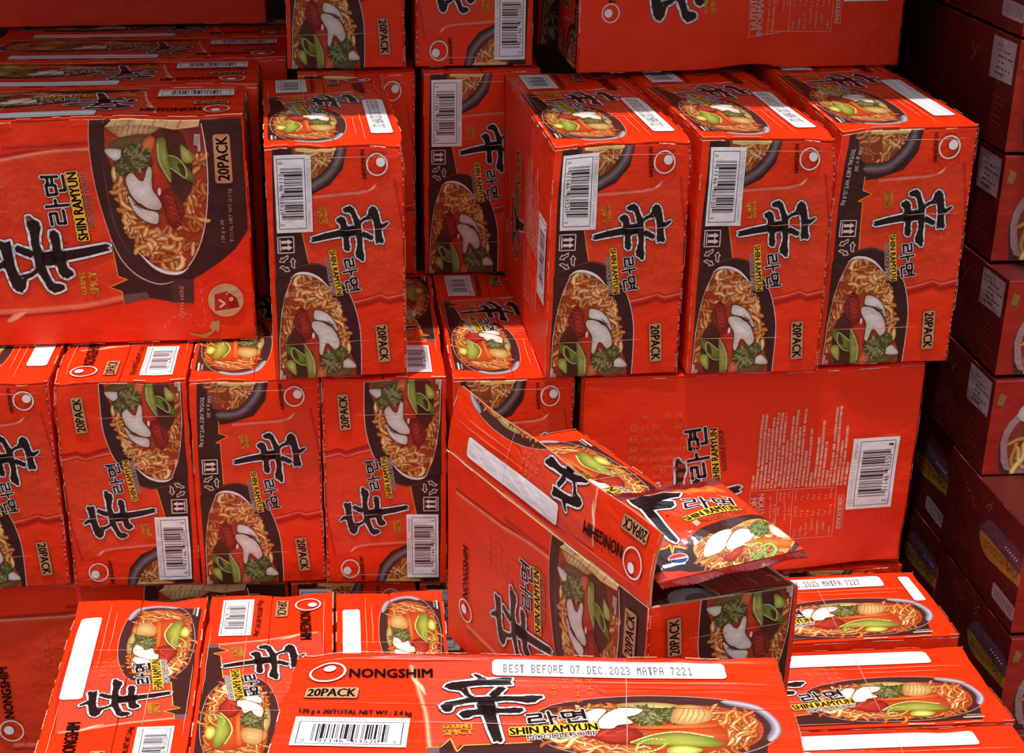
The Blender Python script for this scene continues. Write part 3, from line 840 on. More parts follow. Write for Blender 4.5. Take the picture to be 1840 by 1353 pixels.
def panel_back():
    a = Art(CA, CD)
    H = hom([(1049, 682), (1655, 638), (1606, 993), (1034, 1052)], [(CA, CD), (CA, 0), (0, 0), (0, CD)])
    G = hom([(1037, 150), (1610, 131), (1657, -271), (1053, -264)], [(0, CD), (0, 0), (CA, 0), (CA, CD)])
    h = lambda *p: H([p])[0]
    g = lambda *p: G([p])[0]
    W1 = (238, 170, 146)
    logo(a, g(1097, 41), 15, 14, (0.0, 0.25), 0.44)
    a.text('NONGSHIM', g(1106, 20), g(1103, -74), 11, BLACK, bold=0.035)
    q0, q1 = g(1258, 53), h(1188, 818)
    shin(a, q0[0] - 2, h(1327, 900)[1], h(1240, 816)[0], g(1152, 0)[1], white=3.2, edge=0.9)
    ramyeon(a, h(1276, 846), h(1270, 760), 33, 1.4)
    shinramyun(a, h(1293, 852), h(1288, 760), 10.5, h(1306, 834), h(1300, 762), 7, DKRED, (206, 56, 36))
    gourmet(a, g(1273, 40), g(1270, 2), 5.5, g(1288, 39), g(1283, 2), 8)
    seals(a, *h(1240, 845), *h(1130, 735), 6, 6, (232, 100, 52))
    seals(a, *g(1256, -40), *g(1130, -150), 6, 6, (232, 100, 52))
    Q = lambda x, y: h(1340 + x / 5.01, 690 + y / 5.01)
    rnd = random.Random(12)
    # ingredients: rows of close print
    tops = [760, 205, 200, 330, 220, 185, 180, 185, 435, 215, 150, 310, 140, 505, 320, 720, 400, 250, 440, 690, 125, 112, 430, 290, 610]
    for i, t in enumerate(tops):
        x = 48 + i * 34.2
        yb = 886 - i * 2.2
        xt = x + (886 - t) * 0.105
        n = max(2, int((yb - t) / 34))
        for k in range(n * 4):
            f0 = k / (n * 4); f1 = f0 + 0.8 / (n * 4)
            if rnd.random() < 0.10: continue
            y0, y1 = yb + (t - yb) * f0, yb + (t - yb) * f1
            x0, x1 = x + (xt - x) * f0, x + (xt - x) * f1
            c = W1 if rnd.random() < .75 else (244, 200, 180)
            for o in (-7, 1 if rnd.random() < .7 else -3, 8):
                p, q = Q(x0 + o, y0), Q(x1 + o, y1)
                a.stroke([p, q], 1.15, c, up=False, caps=False)
            p, q = Q(x0 - 7, y0), Q(x0 + 8, y0)
            a.stroke([p, q], 0.9, c, up=False, caps=False)
    # nutrition table
    T = lambda *p: Q(*p)
    a.stroke([T(28, 1400), T(30, 905), T(795, 855), T(750, 1302), T(210, 1345)], 0.8, W1)
    a.stroke([T(275, 895), T(240, 1335)], 0.8, W1); a.stroke([T(415, 880), T(375, 1325)], 0.8, W1)
    a.stroke([T(28, 1400), T(10, 1420), T(380, 1325)], 0.8, W1)
    a.text('NUTRITION', T(95, 1340), T(96, 965), 9.5, (246, 214, 200), bold=0.05)
    a.text('INFORMATION', T(142, 1390), T(163, 925), 9.5, (246, 214, 200), bold=0.05)
    for s_, x, y0, y1 in (('Servings per package: 20', 204, 1375, 940), ('Serving size: 120 g', 240, 1370, 1020), ('Average', 312, 990, 905), ('Average Quantity', 345, 1170, 1010), ('per Serving', 385, 1120, 1030),
                          ('Quantity per', 345, 1010, 905), ('100 g', 390, 955, 905), ('Average', 288, 1130, 1045)):
        a.text(s_, T(x, y0), T(x + (y0 - y1) * .06, y1), 4.4, W1)
    rows = ['Energy', 'Protein', 'Fat, Total', '  Saturated', 'Carbohydrate', '  Sugars', 'Sodium']
    va = ['2110 kJ', '11 g', '17 g', '8 g', '79 g', '7 g', '1790 mg']
    vb = ['1760 kJ', '9 g', '14 g', '7 g', '66 g', '6 g', '1490 mg']
    for i, r in enumerate(rows):
        x = 424 + i * 51
        y = 1310 - i * 4
        a.text(r.strip(), T(x, y - (50 if r[0] == ' ' else 0)), T(x + 6, y - 17 * len(r.strip()) * .72 - (50 if r[0] == ' ' else 0)), 4.8, (244, 196, 176), bold=0.03)
        a.text(va[i], T(x + 18, 1130 - i * 4), T(x + 22, 1130 - i * 4 - 14 * len(va[i])), 4.4, W1)
        a.text(vb[i], T(x + 28, 980 - i * 4), T(x + 32, 980 - i * 4 - 13 * len(vb[i])), 4.4, W1)
    a.stroke([T(785, 1232), T(832, 1230), T(862, 925), T(815, 928)], 0.8, W1, closed=True)
    a.text('MADE IN KOREA', T(822, 1222), T(848, 938), 6.6, (246, 210, 194), bold=0.05)
    e0, e1 = T(1262, 1010), T(945, 415)
    barcode(a, e0[0] - 2, e0[1], e1[0], e1[1], '1')
    a.text('L 107 003', T(1180, 390), T(1310, 376), 3, (236, 140, 110))
    return a


def panel_packet():
    """face of the single packet, 178 x 205 mm; traced in a window 1840 x 1274 (3.538 per photo pixel)"""
    a = Art(178, 205)
    H0 = hom([(1172, 1064), (1448, 985), (1302, 872), (1096, 905)], [(0, 0), (178, 0), (178, 205), (0, 205)])
    H = lambda p: H0(np.atleast_2d(np.asarray(p, float)) / 3.538 + np.array([960.0, 760.0]))
    h = lambda *p: H([p])[0]
    a.tf = H
    a.poly([(700, 480), (1130, 400), (1230, 450), (1130, 460), (960, 470), (820, 500)], (246, 120, 46))
    rnd = random.Random(3)
    for k in range(26):
        x, y = rnd.uniform(780, 1200), rnd.uniform(410, 490)
        a.stroke([(x, y), (x + 40, y + rnd.uniform(-8, 14))], 5, (250, 160, 80) if k % 2 else (224, 74, 28))
    a.poly([(720, 1010), (760, 830), (820, 822), (850, 800), (866, 862), (880, 800), (950, 830), (1130, 960), (1000, 985), (800, 1000)], (58, 30, 30))
    a.stroke([(700, 900), (764, 828), (824, 820), (852, 800), (866, 864), (880, 812), (958, 836)], 9, YEL)
    B = smooth([(960, 830), (1000, 760), (1100, 690), (1240, 630), (1400, 606), (1480, 640), (1600, 720), (1690, 760), (1640, 860), (1540, 940), (1360, 960), (1130, 960)], 4, True)
    a.poly(B, (74, 38, 36))
    F = smooth([(1010, 830), (1080, 780), (1200, 720), (1330, 650), (1460, 640), (1560, 690), (1655, 745), (1610, 850), (1520, 920), (1360, 940), (1110, 945), (1040, 890)], 4, True)
    a.poly(F, (222, 160, 80))
    noodles(a, [(1020, 850), (1100, 790), (1250, 710), (1420, 640), (1560, 690), (1640, 750), (1590, 850), (1500, 920), (1120, 935)], 150, 110, 20, 51, 0.75, ang=-0.35)
    leaf(a, [(1090, 880), (1100, 800), (1180, 720), (1250, 700), (1240, 780), (1200, 850)], (226, 214, 200), (250, 246, 240))
    leaf(a, [(1230, 800), (1260, 720), (1320, 690), (1400, 720), (1380, 780), (1300, 830), (1250, 838)], (220, 206, 190), (250, 248, 244))
    a.stroke(smooth([(1230, 800), (1262, 720), (1320, 690), (1400, 722), (1376, 790)], 4), 6, (140, 100, 70))
    leaf(a, [(1480, 660), (1560, 680), (1620, 720), (1560, 730), (1490, 710)], (210, 190, 170), (244, 236, 226))
    leaf(a, [(1220, 890), (1290, 840), (1350, 810), (1330, 870), (1280, 905)], (150, 28, 20), (210, 66, 44))
    leaf(a, [(1340, 800), (1460, 750), (1600, 740), (1640, 760), (1600, 790), (1450, 790)], (206, 90, 40), (240, 140, 70))
    herb(a, (1420, 700), 62, 52, (70, 100, 30), (160, 190, 90))
    for p in ((1440, 830), (1510, 820), (1480, 880)):
        a.ribbon(smooth([(p[0] - 50, p[1] - 10), (p[0], p[1] - 40), (p[0] + 50, p[1]), (p[0] + 10, p[1] + 40), (p[0] - 30, p[1] + 20)], 4), 18, [(110, 150, 50), (196, 220, 120), (130, 170, 60)])
    # writing
    shin(a, *h(600, 500), *h(820, 790), white=0.1, edge=0.0) if False else None
    a.tf = None
    def xs(P):
        return [h(*p) for p in P]
    S = [[(640, 500), (720, 480), (770, 500), (900, 490), (960, 480), (940, 510), (820, 545), (740, 560), (690, 570)],
         [(700, 560), (780, 545), (900, 540), (905, 560), (880, 575), (800, 590), (745, 600)],
         [(690, 560), (760, 590), (830, 690), (905, 780), (895, 795), (850, 770), (770, 700), (720, 640)]]
    S = [xs(s) for s in S]
    for w, c in ((7.4, BLACK), (5.6, WHITE)):
        a.up()
        for s in S:
            a.poly(s, c, up=False); a.stroke(s, w, c, closed=True, up=False)
    a.up()
    for s in S:
        a.poly(s, BLACK, up=False)
    ramyeon(a, h(975, 592), h(1275, 572), 40, 1.7)
    shinramyun(a, h(975, 655), h(1290, 572), 13, h(1075, 672), h(1340, 590), 9, (150, 40, 24), (236, 90, 40))
    a.disc(h(850, 622), 2, 2, DKRED)
    for P in ([(1000, 668), (1030, 650), (1055, 680), (1030, 705)], [(965, 740), (1005, 732), (985, 752)]):
        a.poly([h(*p) for p in P], (240, 180, 150))
    # round emblem and slip in the corner
    a.rrect(*h(796, 985), *h(950, 915), 3, (226, 222, 224))
    c = h(906, 902)
    a.disc(c, 12, 11, (232, 228, 232))
    a.poly([(c[0] + 11 * math.cos(t), c[1] + 10 * math.sin(t)) for t in np.linspace(0.1, 3.04, 14)], (196, 40, 44))
    a.poly([(c[0] + 11 * math.cos(t), c[1] + 10 * math.sin(t)) for t in np.linspace(3.3, 6.1, 14)], (40, 66, 140))
    a.text('SPICY', h(806, 970), h(880, 930), 5, BLACK) if False else None
    for k in range(6):
        p = h(806 + 15 * k, 955 - 4 * k); a.stroke([p, (p[0] + 1.2, p[1] + 6)], 1.6, BLACK)
    return a


# ------------------------------------------------------------------ from flat art to a bent carton
def split(P, nx, ny, k, keep=None):
    """split triangles (n, 3, 6: u v z r g b) along the line nx u + ny v = k; keep = -1 drops the far side"""
    eps = 1e-4
    s = P[:, :, 0] * nx + P[:, :, 1] * ny - k
    s = np.where(np.abs(s) < eps, 0.0, s)
    hit = (s.min(1) < 0) & (s.max(1) > 0)
    rest, Q, q = P[~hit], P[hit], s[hit]
    if keep is not None:
        m_ = (P[~hit][:, :, 0] * nx + P[~hit][:, :, 1] * ny - k).mean(1) <= 0
        rest = rest[m_]
    out = [rest]
    if len(Q):
        npos, nneg = (q > 0).sum(1), (q < 0).sum(1)
        z = (npos == 1) & (nneg == 1)                       # one corner lies on the line
        for msk, lone in ((z, q == 0), (~z & (npos == 1), q > 0), (~z & (npos != 1), q < 0)):
            if not msk.any(): continue
            r = np.argmax(lone[msk], 1)
            idx = (r[:, None] + np.arange(3)) % 3
            A = np.take_along_axis(Q[msk], idx[:, :, None], 1); t = np.take_along_axis(q[msk], idx, 1)
            a_, b_, c_ = A[:, 0], A[:, 1], A[:, 2]
            lerp = lambda p0, p1, t0, t1: p0 + (p1 - p0) * (t0 / (t0 - t1))[:, None]
            if lone is not None and (t[:, 0] == 0).all():
                m1 = lerp(b_, c_, t[:, 1], t[:, 2])
                parts = [(np.stack([a_, b_, m1], 1), t[:, 1]), (np.stack([a_, m1, c_], 1), t[:, 2])]
            else:
                m1, m2 = lerp(a_, b_, t[:, 0], t[:, 1]), lerp(a_, c_, t[:, 0], t[:, 2])
                parts = [(np.stack([a_, m1, m2], 1), t[:, 0]), (np.stack([m1, b_, c_], 1), -t[:, 0]), (np.stack([m1, c_, m2], 1), -t[:, 0])]
            for tri, sg in parts:
                out.append(tri if keep is None else tri[sg < 0])
    return np.concatenate(out)


def cut(a, lines_u, lines_v, clip=None):
    """split the ink along the board's own grid so that it follows the bent board; returns arrays"""
    V = np.vstack(a.V); Z = np.concatenate(a.Z); C = np.vstack(a.C); T = np.vstack(a.T)
    u0, v0, u1, v1 = clip or (0, 0, a.W, a.H)
    P = np.concatenate([V, Z[:, None], C], 1)[T]
    for nx, ny, k in ((-1, 0, -u0), (1, 0, u1), (0, -1, -v0), (0, 1, v1)):
        P = split(P, nx, ny, k, keep=-1)
    lu, lv = np.array(lines_u, float), np.array(lines_v, float)
    for x in lu:
        if u0 < x < u1: P = split(P, 1, 0, x)
    for y in lv:
        if v0 < y < v1: P = split(P, 0, 1, y)
    du, dv = np.diff(lu), np.diff(lv)
    ku, kv = len(du) // 2, len(dv) // 2
    a0, b0, da, db = lu[ku], lv[kv], du[ku], dv[kv]
    if len(lu) * len(lv) < 2500:
        for k in range(-len(lu) - len(lv), len(lu) + len(lv) + 1):
            if (u0 - a0) / da + (v0 - b0) / db < k < (u1 - a0) / da + (v1 - b0) / db:
                P = split(P, 1 / da, 1 / db, a0 / da + b0 / db + k)
    ar = np.abs((P[:, 1, 0] - P[:, 0, 0]) * (P[:, 2, 1] - P[:, 0, 1]) - (P[:, 1, 1] - P[:, 0, 1]) * (P[:, 2, 0] - P[:, 0, 0]))
    P = P[ar > 1e-6]
    R, inv = np.unique(np.round(P.reshape(-1, 6), 5), axis=0, return_inverse=True)
    T2 = inv.reshape(-1, 3)
    ok = (T2[:, 0] != T2[:, 1]) & (T2[:, 1] != T2[:, 2]) & (T2[:, 0] != T2[:, 2])
    return R[:, :2], R[:, 2], R[:, 3:], T2[ok]


def ticks(L, step):
    n = max(2, int(round(L / step)))
    return [0.0, 1.0, 2.5] + [2.5 + (L - 5) * k / n for k in range(1, n)] + [L - 2.5, L - 1.0, L]


G_A, G_C, G_D = ticks(CA, 17), ticks(CW, 17), ticks(CD, 17)
FOLD = 0.0025        # radius of a folded edge


class Mesh:
    def __init__(self):
        self.V, self.F, self.C, self.n = [], [], [], 0

    def add(self, V, F, C):
        V = np.asarray(V, float); C = np.asarray(C, float)
        if C.ndim == 1: C = np.tile(C, (len(V), 1))
        self.V.append(V); self.C.append(C)
        self.F.append(np.asarray(F, int).reshape(-1, 3) + self.n)
        self.n += len(V)

    def build(self, name, mat, parent=None, smooth_=False):
        me = bpy.data.meshes.new(name)
        V = np.vstack(self.V).astype(np.float32); F = np.vstack(self.F).astype(np.int32)
        me.vertices.add(len(V)); me.vertices.foreach_set('co', V.ravel())
        me.loops.add(F.size); me.loops.foreach_set('vertex_index', F.ravel())
        me.polygons.add(len(F)); me.polygons.foreach_set('loop_start', np.arange(0, F.size, 3, dtype=np.int32))
        me.update(calc_edges=True)
        at = me.attributes.new('ink', 'FLOAT_COLOR', 'POINT')
        C = np.vstack(self.C); at.data.foreach_set('color', np.c_[C, np.ones(len(C))].astype(np.float32).ravel())
        me.materials.append(mat)
        if smooth_:
            me.polygons.foreach_set('use_smooth', [True] * len(me.polygons))
        me.update()
        o = bpy.data.objects.new(name, me); COL.objects.link(o)
        if parent: o.parent = parent
        return o


def grid_quads(nu, nv):
    i, j = np.meshgrid(np.arange(nu - 1), np.arange(nv - 1), indexing='ij')
    a = (i * nv + j).ravel()
    return np.c_[a, a + nv, a + nv + 1, a + 1]


def wear(a, seed, dashes=()):
    """paper showing through along rubbed folds"""
    rnd = random.Random(seed)
    W, H = a.W, a.H
    a.z = max(a.z, 0.35)
    a.up()
    for side in range(4):
        L = W if side < 2 else H
        x = 0.0
        while x < L:
            run = rnd.uniform(8, 60); gap = rnd.uniform(4, 36)
            if rnd.random() < 0.75:
                d = rnd.uniform(0.6, 1.9)
                n = max(3, int(run / 4))
                up_ = [(x + run * k / n, rnd.uniform(0.3, 1.0) * d) for k in range(n + 1)]
                P = [(x, 0)] + up_ + [(min(x + run, L), 0)]
                c = rnd.choice([(232, 188, 164), (240, 208, 188), (222, 132, 104), (226, 150, 120)])
                f = {0: lambda p: (p[0], p[1]), 1: lambda p: (p[0], H - p[1]), 2: lambda p: (p[1], p[0]), 3: lambda p: (W - p[1], p[0])}[side]
                a.poly([f((min(p[0], L), p[1])) for p in P], c, up=False)
            x += run + gap
    for side in dashes:                       # cut edge of the corrugated board
        L = W if side < 2 else H
        x = 3.0
        while x < L - 4:
            l = rnd.uniform(1.8, 3.2)
            f = {0: lambda p: (p[0], p[1]), 1: lambda p: (p[0], H - p[1]), 2: lambda p: (p[1], p[0]), 3: lambda p: (W - p[1], p[0])}[side]
            o = rnd.uniform(1.6, 2.2)
            a.poly([f(p) for p in ((x, o), (x + l, o), (x + l * .8, o + 1.1), (x + l * .1, o + 1.1))], (70, 30, 26) if rnd.random() < .6 else (226, 180, 160), up=False)
            x += l + rnd.uniform(0.8, 2.0)
    return a


class Sheet:
    """node grid of one printed face after folding and bending; carries base sheet and ink"""

    def __init__(self, us, vs, P):
        self.us, self.vs, self.P = np.array(us), np.array(vs), P
        du = np.gradient(P, axis=0); dv = np.gradient(P, axis=1)
        N = np.cross(du, dv); N /= np.linalg.norm(N, axis=2)[:, :, None] + 1e-12
        self.N = N

    def at(self, uv, z):
        u = np.clip(uv[:, 0], self.us[0], self.us[-1]); v = np.clip(uv[:, 1], self.vs[0], self.vs[-1])
        i = np.clip(np.searchsorted(self.us, u, side='right') - 1, 0, len(self.us) - 2)
        j = np.clip(np.searchsorted(self.vs, v, side='right') - 1, 0, len(self.vs) - 2)
        fu = ((u - self.us[i]) / (self.us[i + 1] - self.us[i]))[:, None]; fv = ((v - self.vs[j]) / (self.vs[j + 1] - self.vs[j]))[:, None]

        def mix(A):
            low = A[i, j] + fu * (A[i + 1, j] - A[i, j]) + fv * (A[i, j + 1] - A[i, j])
            hi = A[i + 1, j + 1] + (1 - fu) * (A[i, j + 1] - A[i + 1, j + 1]) + (1 - fv) * (A[i + 1, j] - A[i + 1, j + 1])
            return np.where(fu + fv <= 1, low, hi)
        N = mix(self.N); N /= np.linalg.norm(N, axis=1)[:, None] + 1e-12
        return mix(self.P) + N * (z[:, None] * 0.001 + 0.00006), N

    def put(self, M, base, ink=None):
        nu, nv = self.P.shape[:2]
        q = grid_quads(nu, nv)
        T = np.vstack([q[:, [0, 1, 3]], q[:, [1, 2, 3]]])
        M.add(self.P.reshape(-1, 3), T, base); M.normals.append(self.N.reshape(-1, 3))
        if ink is not None:
            uv, z, C, T2 = ink
            V, N = self.at(uv, z)
            M.add(V, T2, C); M.normals.append(N)


class InkMesh(Mesh):
    def __init__(self):
        super().__init__(); self.normals = []

    def build(self, name, mat, parent=None):
        o = super().build(name, mat, parent, True)
        o.data.normals_split_custom_set_from_vertices(np.vstack(self.normals).tolist())
        return o


def bend(seed, amp, dents):
    """gentle overall warp of a carton plus pushed-in corners; works on local metres"""
    rnd = np.random.RandomState(seed)
    K = [(rnd.normal(size=3) / np.array([0.10, 0.12, 0.12]) * 0.7, rnd.uniform(0, 6.28), rnd.normal(size=3) * amp) for _ in range(4)]
    K += [(rnd.normal(size=3) / 0.028, rnd.uniform(0, 6.28), rnd.normal(size=3) * amp * 0.22) for _ in range(3)]

    def f(P):
        D = np.zeros_like(P)
        for k, ph, d in K:
            D += np.sin(P @ k + ph)[..., None] * d
        for c, r, push in dents:
            w = np.exp(-((P - np.array(c)) ** 2).sum(-1) / r ** 2)
            D += w[..., None] * np.array(push)
        return P + D
    return f


def folded(P, lo, hi, r):
    lo, hi = np.array(lo) + r, np.array(hi) - r
    q = np.clip(P, lo, hi); d = P - q
    L = np.linalg.norm(d, axis=-1)[..., None]
    return q + d / (L + 1e-12) * r


def tag(o, label=None, cat=None, group=None, kind=None):
    if label: o['label'] = label
    if cat: o['category'] = cat
    if group: o['group'] = group
    if kind: o['kind'] = kind
    return o


def empty(name, loc, rz=0.0):
    o = bpy.data.objects.new(name, None); COL.objects.link(o)
    o.location = loc; o.rotation_euler = (0, 0, rz); o.empty_display_size = 0.05
    return o


LINRED = lin(RED)
INK = {}
_t = panel_end(False); INK['bar'] = cut(wear(_t, 1, (1,)), G_A, G_C)
_t = panel_end(True); INK['wt'] = cut(wear(_t, 2, (1,)), G_A, G_C)
_t = panel_front(); INK['front'] = cut(wear(_t, 3), G_A, G_D)
_t = panel_back(); INK['back'] = cut(wear(_t, 4), G_A, G_D)
_t = Art(CA, CD); INK['plain'] = cut(wear(_t, 7), G_A, G_D)
_t = Art(CA, CW); INK['plainend'] = cut(wear(_t, 9), G_A, G_C)
_hv = [0.0, 0.8] + [0.8 + (CW / 2 - 1.6) * k / 6 for k in range(1, 6)] + [CW / 2 - 0.8, CW / 2]
G_LO = _hv; G_HI = [v + CW / 2 for v in _hv]
_dates = {'': None, '7221': 'BEST BEFORE 07.DEC.2023 MATPA 7221', '7227': 'BEST BEFORE 07.DEC.2023 MATPA 7227', 'strip': 'strip'}
for _k, _d in sorted(_dates.items(), key=lambda q: q[0] == '7221'):
    _t = wear(panel_lid(_d), 5)
    INK['lid_lo' + _k] = cut(_t, G_D, G_LO, (0, 0, CD, CW / 2))
    G_HX = G_HI if _k != '7221' else [CW / 2, CW / 2 + 0.8] + [CW / 2 + 0.8 + 1.6 * q for q in range(1, 58)] + [CW - 0.8, CW]
    INK['lid_hi' + _k] = cut(_t, G_D, G_HX, (0, CW / 2, CD, CW))


def carton(label, x, y, z, yaw, turn=0, size=(1, 1, 1), ends=('bar', 'wt'), sides=('plain', 'plain'), lid='', seed=0, amp=0.0006, dents=(), group=None, skew=0.0, open_top=False, name='noodle_carton', flaps=True, flutes=()):
    """x, y = front left corner as the carton stands; turn = how the printed front end is turned (0, 90, 180, -90)"""
    w, d, h = CW / 1000 * size[0], CD / 1000 * size[1], CA / 1000 * size[2]
    fw, fd = (w, d) if turn in (0, 180) else (d, w)
    cx = x + (fw / 2) * math.cos(yaw) - (fd / 2) * math.sin(yaw)
    cy = y + (fw / 2) * math.sin(yaw) + (fd / 2) * math.cos(yaw)
    root = empty(name, (cx, cy, z), yaw + math.radians(turn))
    tag(root, label, 'carton', group)
    th = 0.003
    hb = h - th
    rd = random.Random(seed * 7 + 1)
    dents = list(dents)
    for k in range(7):                      # knocks along the upper edges and corners
        if k < 4:
            c_ = (rd.uniform(-w / 2, w / 2), (-1, 1)[k % 2] * d / 2, h)
            pv = (0, -(-1, 1)[k % 2] * rd.uniform(.0005, .0025), -rd.uniform(.0005, .003))
        else:
            c_ = ((-1, 1)[k % 2] * w / 2, rd.uniform(-d / 2, d / 2), h)
            pv = (-(-1, 1)[k % 2] * rd.uniform(.0005, .0025), 0, -rd.uniform(.0005, .003))
        dents.append((c_, rd.uniform(.012, .035), pv))
    B = bend(seed, amp, dents)
    sk = math.tan(skew)

    def warp(Q0):
        P = B(Q0)
        P = P.copy(); P[..., 0] = P[..., 0] - P[..., 1] * sk
        for v0, a0, s0, y0, y1 in flutes:       # crushed corrugation along the lid
            wgt = np.exp(-((Q0[..., 0] - (v0 / CW - .5) * w) / s0) ** 2) * (Q0[..., 2] > h - 0.0036)
            along = np.clip((Q0[..., 1] - y0) / 0.04, 0, 1) * np.clip((y1 - Q0[..., 1]) / 0.04, 0, 1)
            P[..., 2] += a0 * wgt * along * (1 + .3 * np.sin(Q0[..., 1] * 60))
        return P

    lo, hi = (-w / 2, -d / 2, 0.0), (w / 2, d / 2, hb)
    M = InkMesh()

    def side(us, vs, f, ink):
        U, V = np.meshgrid(np.array(us), np.array(vs), indexing='ij')
        P = f(U, V)
        S = Sheet(us, vs, warp(folded(P, lo, hi, FOLD)))
        S.put(M, LINRED, ink)
    a_, c_, d_ = G_A, G_C, G_D
    one = np.ones
    st = lambda *q: np.stack(np.broadcast_arrays(*q), -1)
    side(a_, c_, lambda U, V: st((V / CW - .5) * w, -d / 2, hb * (1 - U / CA)), INK.get(ends[0]))
    side(a_, c_, lambda U, V: st((V / CW - .5) * w, d / 2, hb * U / CA), INK.get(ends[1]))
    side(a_, d_, lambda U, V: st(-w / 2, (V / CD - .5) * d, hb * U / CA), INK.get(sides[0]))
    side(a_, d_, lambda U, V: st(w / 2, (.5 - V / CD) * d, hb * U / CA), INK.get(sides[1]))
    side(d_, c_, lambda U, V: st((.5 - V / CW) * w, (.5 - U / CD) * d, 0.0), None)
    if not open_top:
        side(d_, c_, lambda U, V: st((V / CW - .5) * w, (.5 - U / CD) * d, hb), None)
    else:
        t, dep = 0.004, 0.075
        inn = lambda px, py, pz: np.stack([px, py, pz], -1)
        X0, X1, Y0, Y1 = -w / 2 + t, w / 2 - t, -d / 2 + t, d / 2 - t
        for c0, c1 in (((X0, Y0), (X0, Y1)), ((X0, Y1), (X1, Y1)), ((X1, Y1), (X1, Y0)), ((X1, Y0), (X0, Y0))):
            s = np.linspace(0, 1, 16); q = np.array([hb - FOLD * .3, hb - dep])
            P = np.array([[(c0[0] + (c1[0] - c0[0]) * k, c0[1] + (c1[1] - c0[1]) * k, zz) for zz in q] for k in s])
            Sheet(s, q[::-1], warp(P)[:, ::-1]).put(M, lin((176, 130, 92)))
        P = np.array([[(X0 + (X1 - X0) * i / 8, Y0 + (Y1 - Y0) * j / 16, hb - dep) for j in range(17)] for i in range(9)])
        Sheet(np.arange(9.), np.arange(17.), warp(P)).put(M, lin((150, 108, 76)))
        # rim
        for (ax, ay, bx, by) in ((-w / 2, -d / 2, X0, Y0),):
            rim_o = [(-w / 2, -d / 2), (w / 2, -d / 2), (w / 2, d / 2), (-w / 2, d / 2)]
            rim_i = [(X0, Y0), (X1, Y0), (X1, Y1), (X0, Y1)]
            for k in range(4):
                p, q = rim_o[k], rim_o[(k + 1) % 4]; pi_, qi = rim_i[k], rim_i[(k + 1) % 4]
                s = np.linspace(0, 1, 16)
                R = np.array([[(p[0] + (q[0] - p[0]) * k2, p[1] + (q[1] - p[1]) * k2, hb - FOLD * .3), (pi_[0] + (qi[0] - pi_[0]) * k2, pi_[1] + (qi[1] - pi_[1]) * k2, hb - FOLD * .3)] for k2 in s])
                Sheet(s, np.array([0., 1.]), warp(R)).put(M, lin((216, 150, 124)))
    M.build('carton_body', M_BOARD, root)
    if flaps and not open_top:
        for k, (gv, key) in enumerate(((G_LO, 'lid_lo'), (G_HX if lid == '7221' else G_HI, 'lid_hi'))):
            x0, x1 = (-w / 2, -0.0005) if k == 0 else (0.0005, w / 2)
            flap_slab(root, x0, x1, d, hb + 0.0002, th, gv, INK[key + lid] if lid is not None else None, warp)
    return root


def flap_slab(root, x0, x1, d, z0, th, gv, ink, warp, y_clip=None):
    F = InkMesh()
    l2, h2 = (x0, -d / 2, z0), (x1, d / 2, z0 + th)
    g0, g1 = gv[0], gv[-1]
    xx = lambda V: x0 + (V - g0) / (g1 - g0) * (x1 - x0)
    du = np.array(G_D)
    r = 0.0011

    def face(us, vs, f, i=None):
        U, V = np.meshgrid(np.array(us), np.array(vs), indexing='ij')
        Sheet(us, vs, warp(folded(f(U, V), l2, h2, r))).put(F, LINRED, i)
    st = lambda *q: np.stack(np.broadcast_arrays(*q), -1)
    zs = [0, 1.0, th * 1000 - 1.0, th * 1000]
    face(du, gv, lambda U, V: st(xx(V), (.5 - U / CD) * d, z0 + th), ink)
    face(du, gv, lambda U, V: st(x1 + x0 - xx(V), (.5 - U / CD) * d, z0))
    face(du, zs, lambda U, V: st(x1, (U / CD - .5) * d, z0 + V / 1000))
    face(du, zs, lambda U, V: st(x0, (.5 - U / CD) * d, z0 + V / 1000))
    face(gv, zs, lambda U, V: st(xx(U), -d / 2, z0 + V / 1000))
    face(gv, zs, lambda U, V: st(x1 + x0 - xx(U), d / 2, z0 + V / 1000))
    return F.build('top_flap', M_FLAP, root)


# ------------------------------------------------------------------ the place
def slab(name, lo, hi, mat, kind='structure'):
    bm = bmesh.new()
    bmesh.ops.create_cube(bm, size=1)
    for v in bm.verts:
        v.co = Vector([(lo[i] + hi[i]) / 2 + v.co[i] * (hi[i] - lo[i]) for i in range(3)])
    me = bpy.data.meshes.new(name); bm.to_mesh(me); bm.free()
    me.materials.append(mat)
    o = bpy.data.objects.new(name, me); COL.objects.link(o)
    o['kind'] = kind
    return o


M_FLOOR = plain('paved_floor', (92, 74, 66), 0.9, 0.2, 0.2, 6)
M_WALL = plain('shop_wall', (74, 48, 42), 0.85, 0.2, 0.15, 5)
M_ROOF = plain('canopy_soffit', (92, 84, 80), 0.8, 0.2, 0.1, 4)
FLOOR_Z = -0.347
slab('floor', (-6, -7, FLOOR_Z - 0.1), (6, 2.2, FLOOR_Z), M_FLOOR)
slab('wall_back', (-3.5, 2.0, FLOOR_Z), (3.5, 2.15, 2.6), M_WALL)
slab('shade_slab_right', (0.86, -0.20, CANOPY_Z), (3.5, CANOPY_Y, CANOPY_Z + 0.12), M_ROOF)  # unseen slab added to throw shade on the right-hand stack
slab('ceiling', (-3.5, CANOPY_Y, CANOPY_Z), (3.5, 2.15, CANOPY_Z + 0.12), M_ROOF)

RW = -0.0461     # slight turn of the front row
ST = 'noodle cartons on the bottom layer'
R1 = 'noodle cartons in the lower front row'
R2 = 'noodle cartons in the upper layer'
R3 = 'noodle cartons in the top layer'

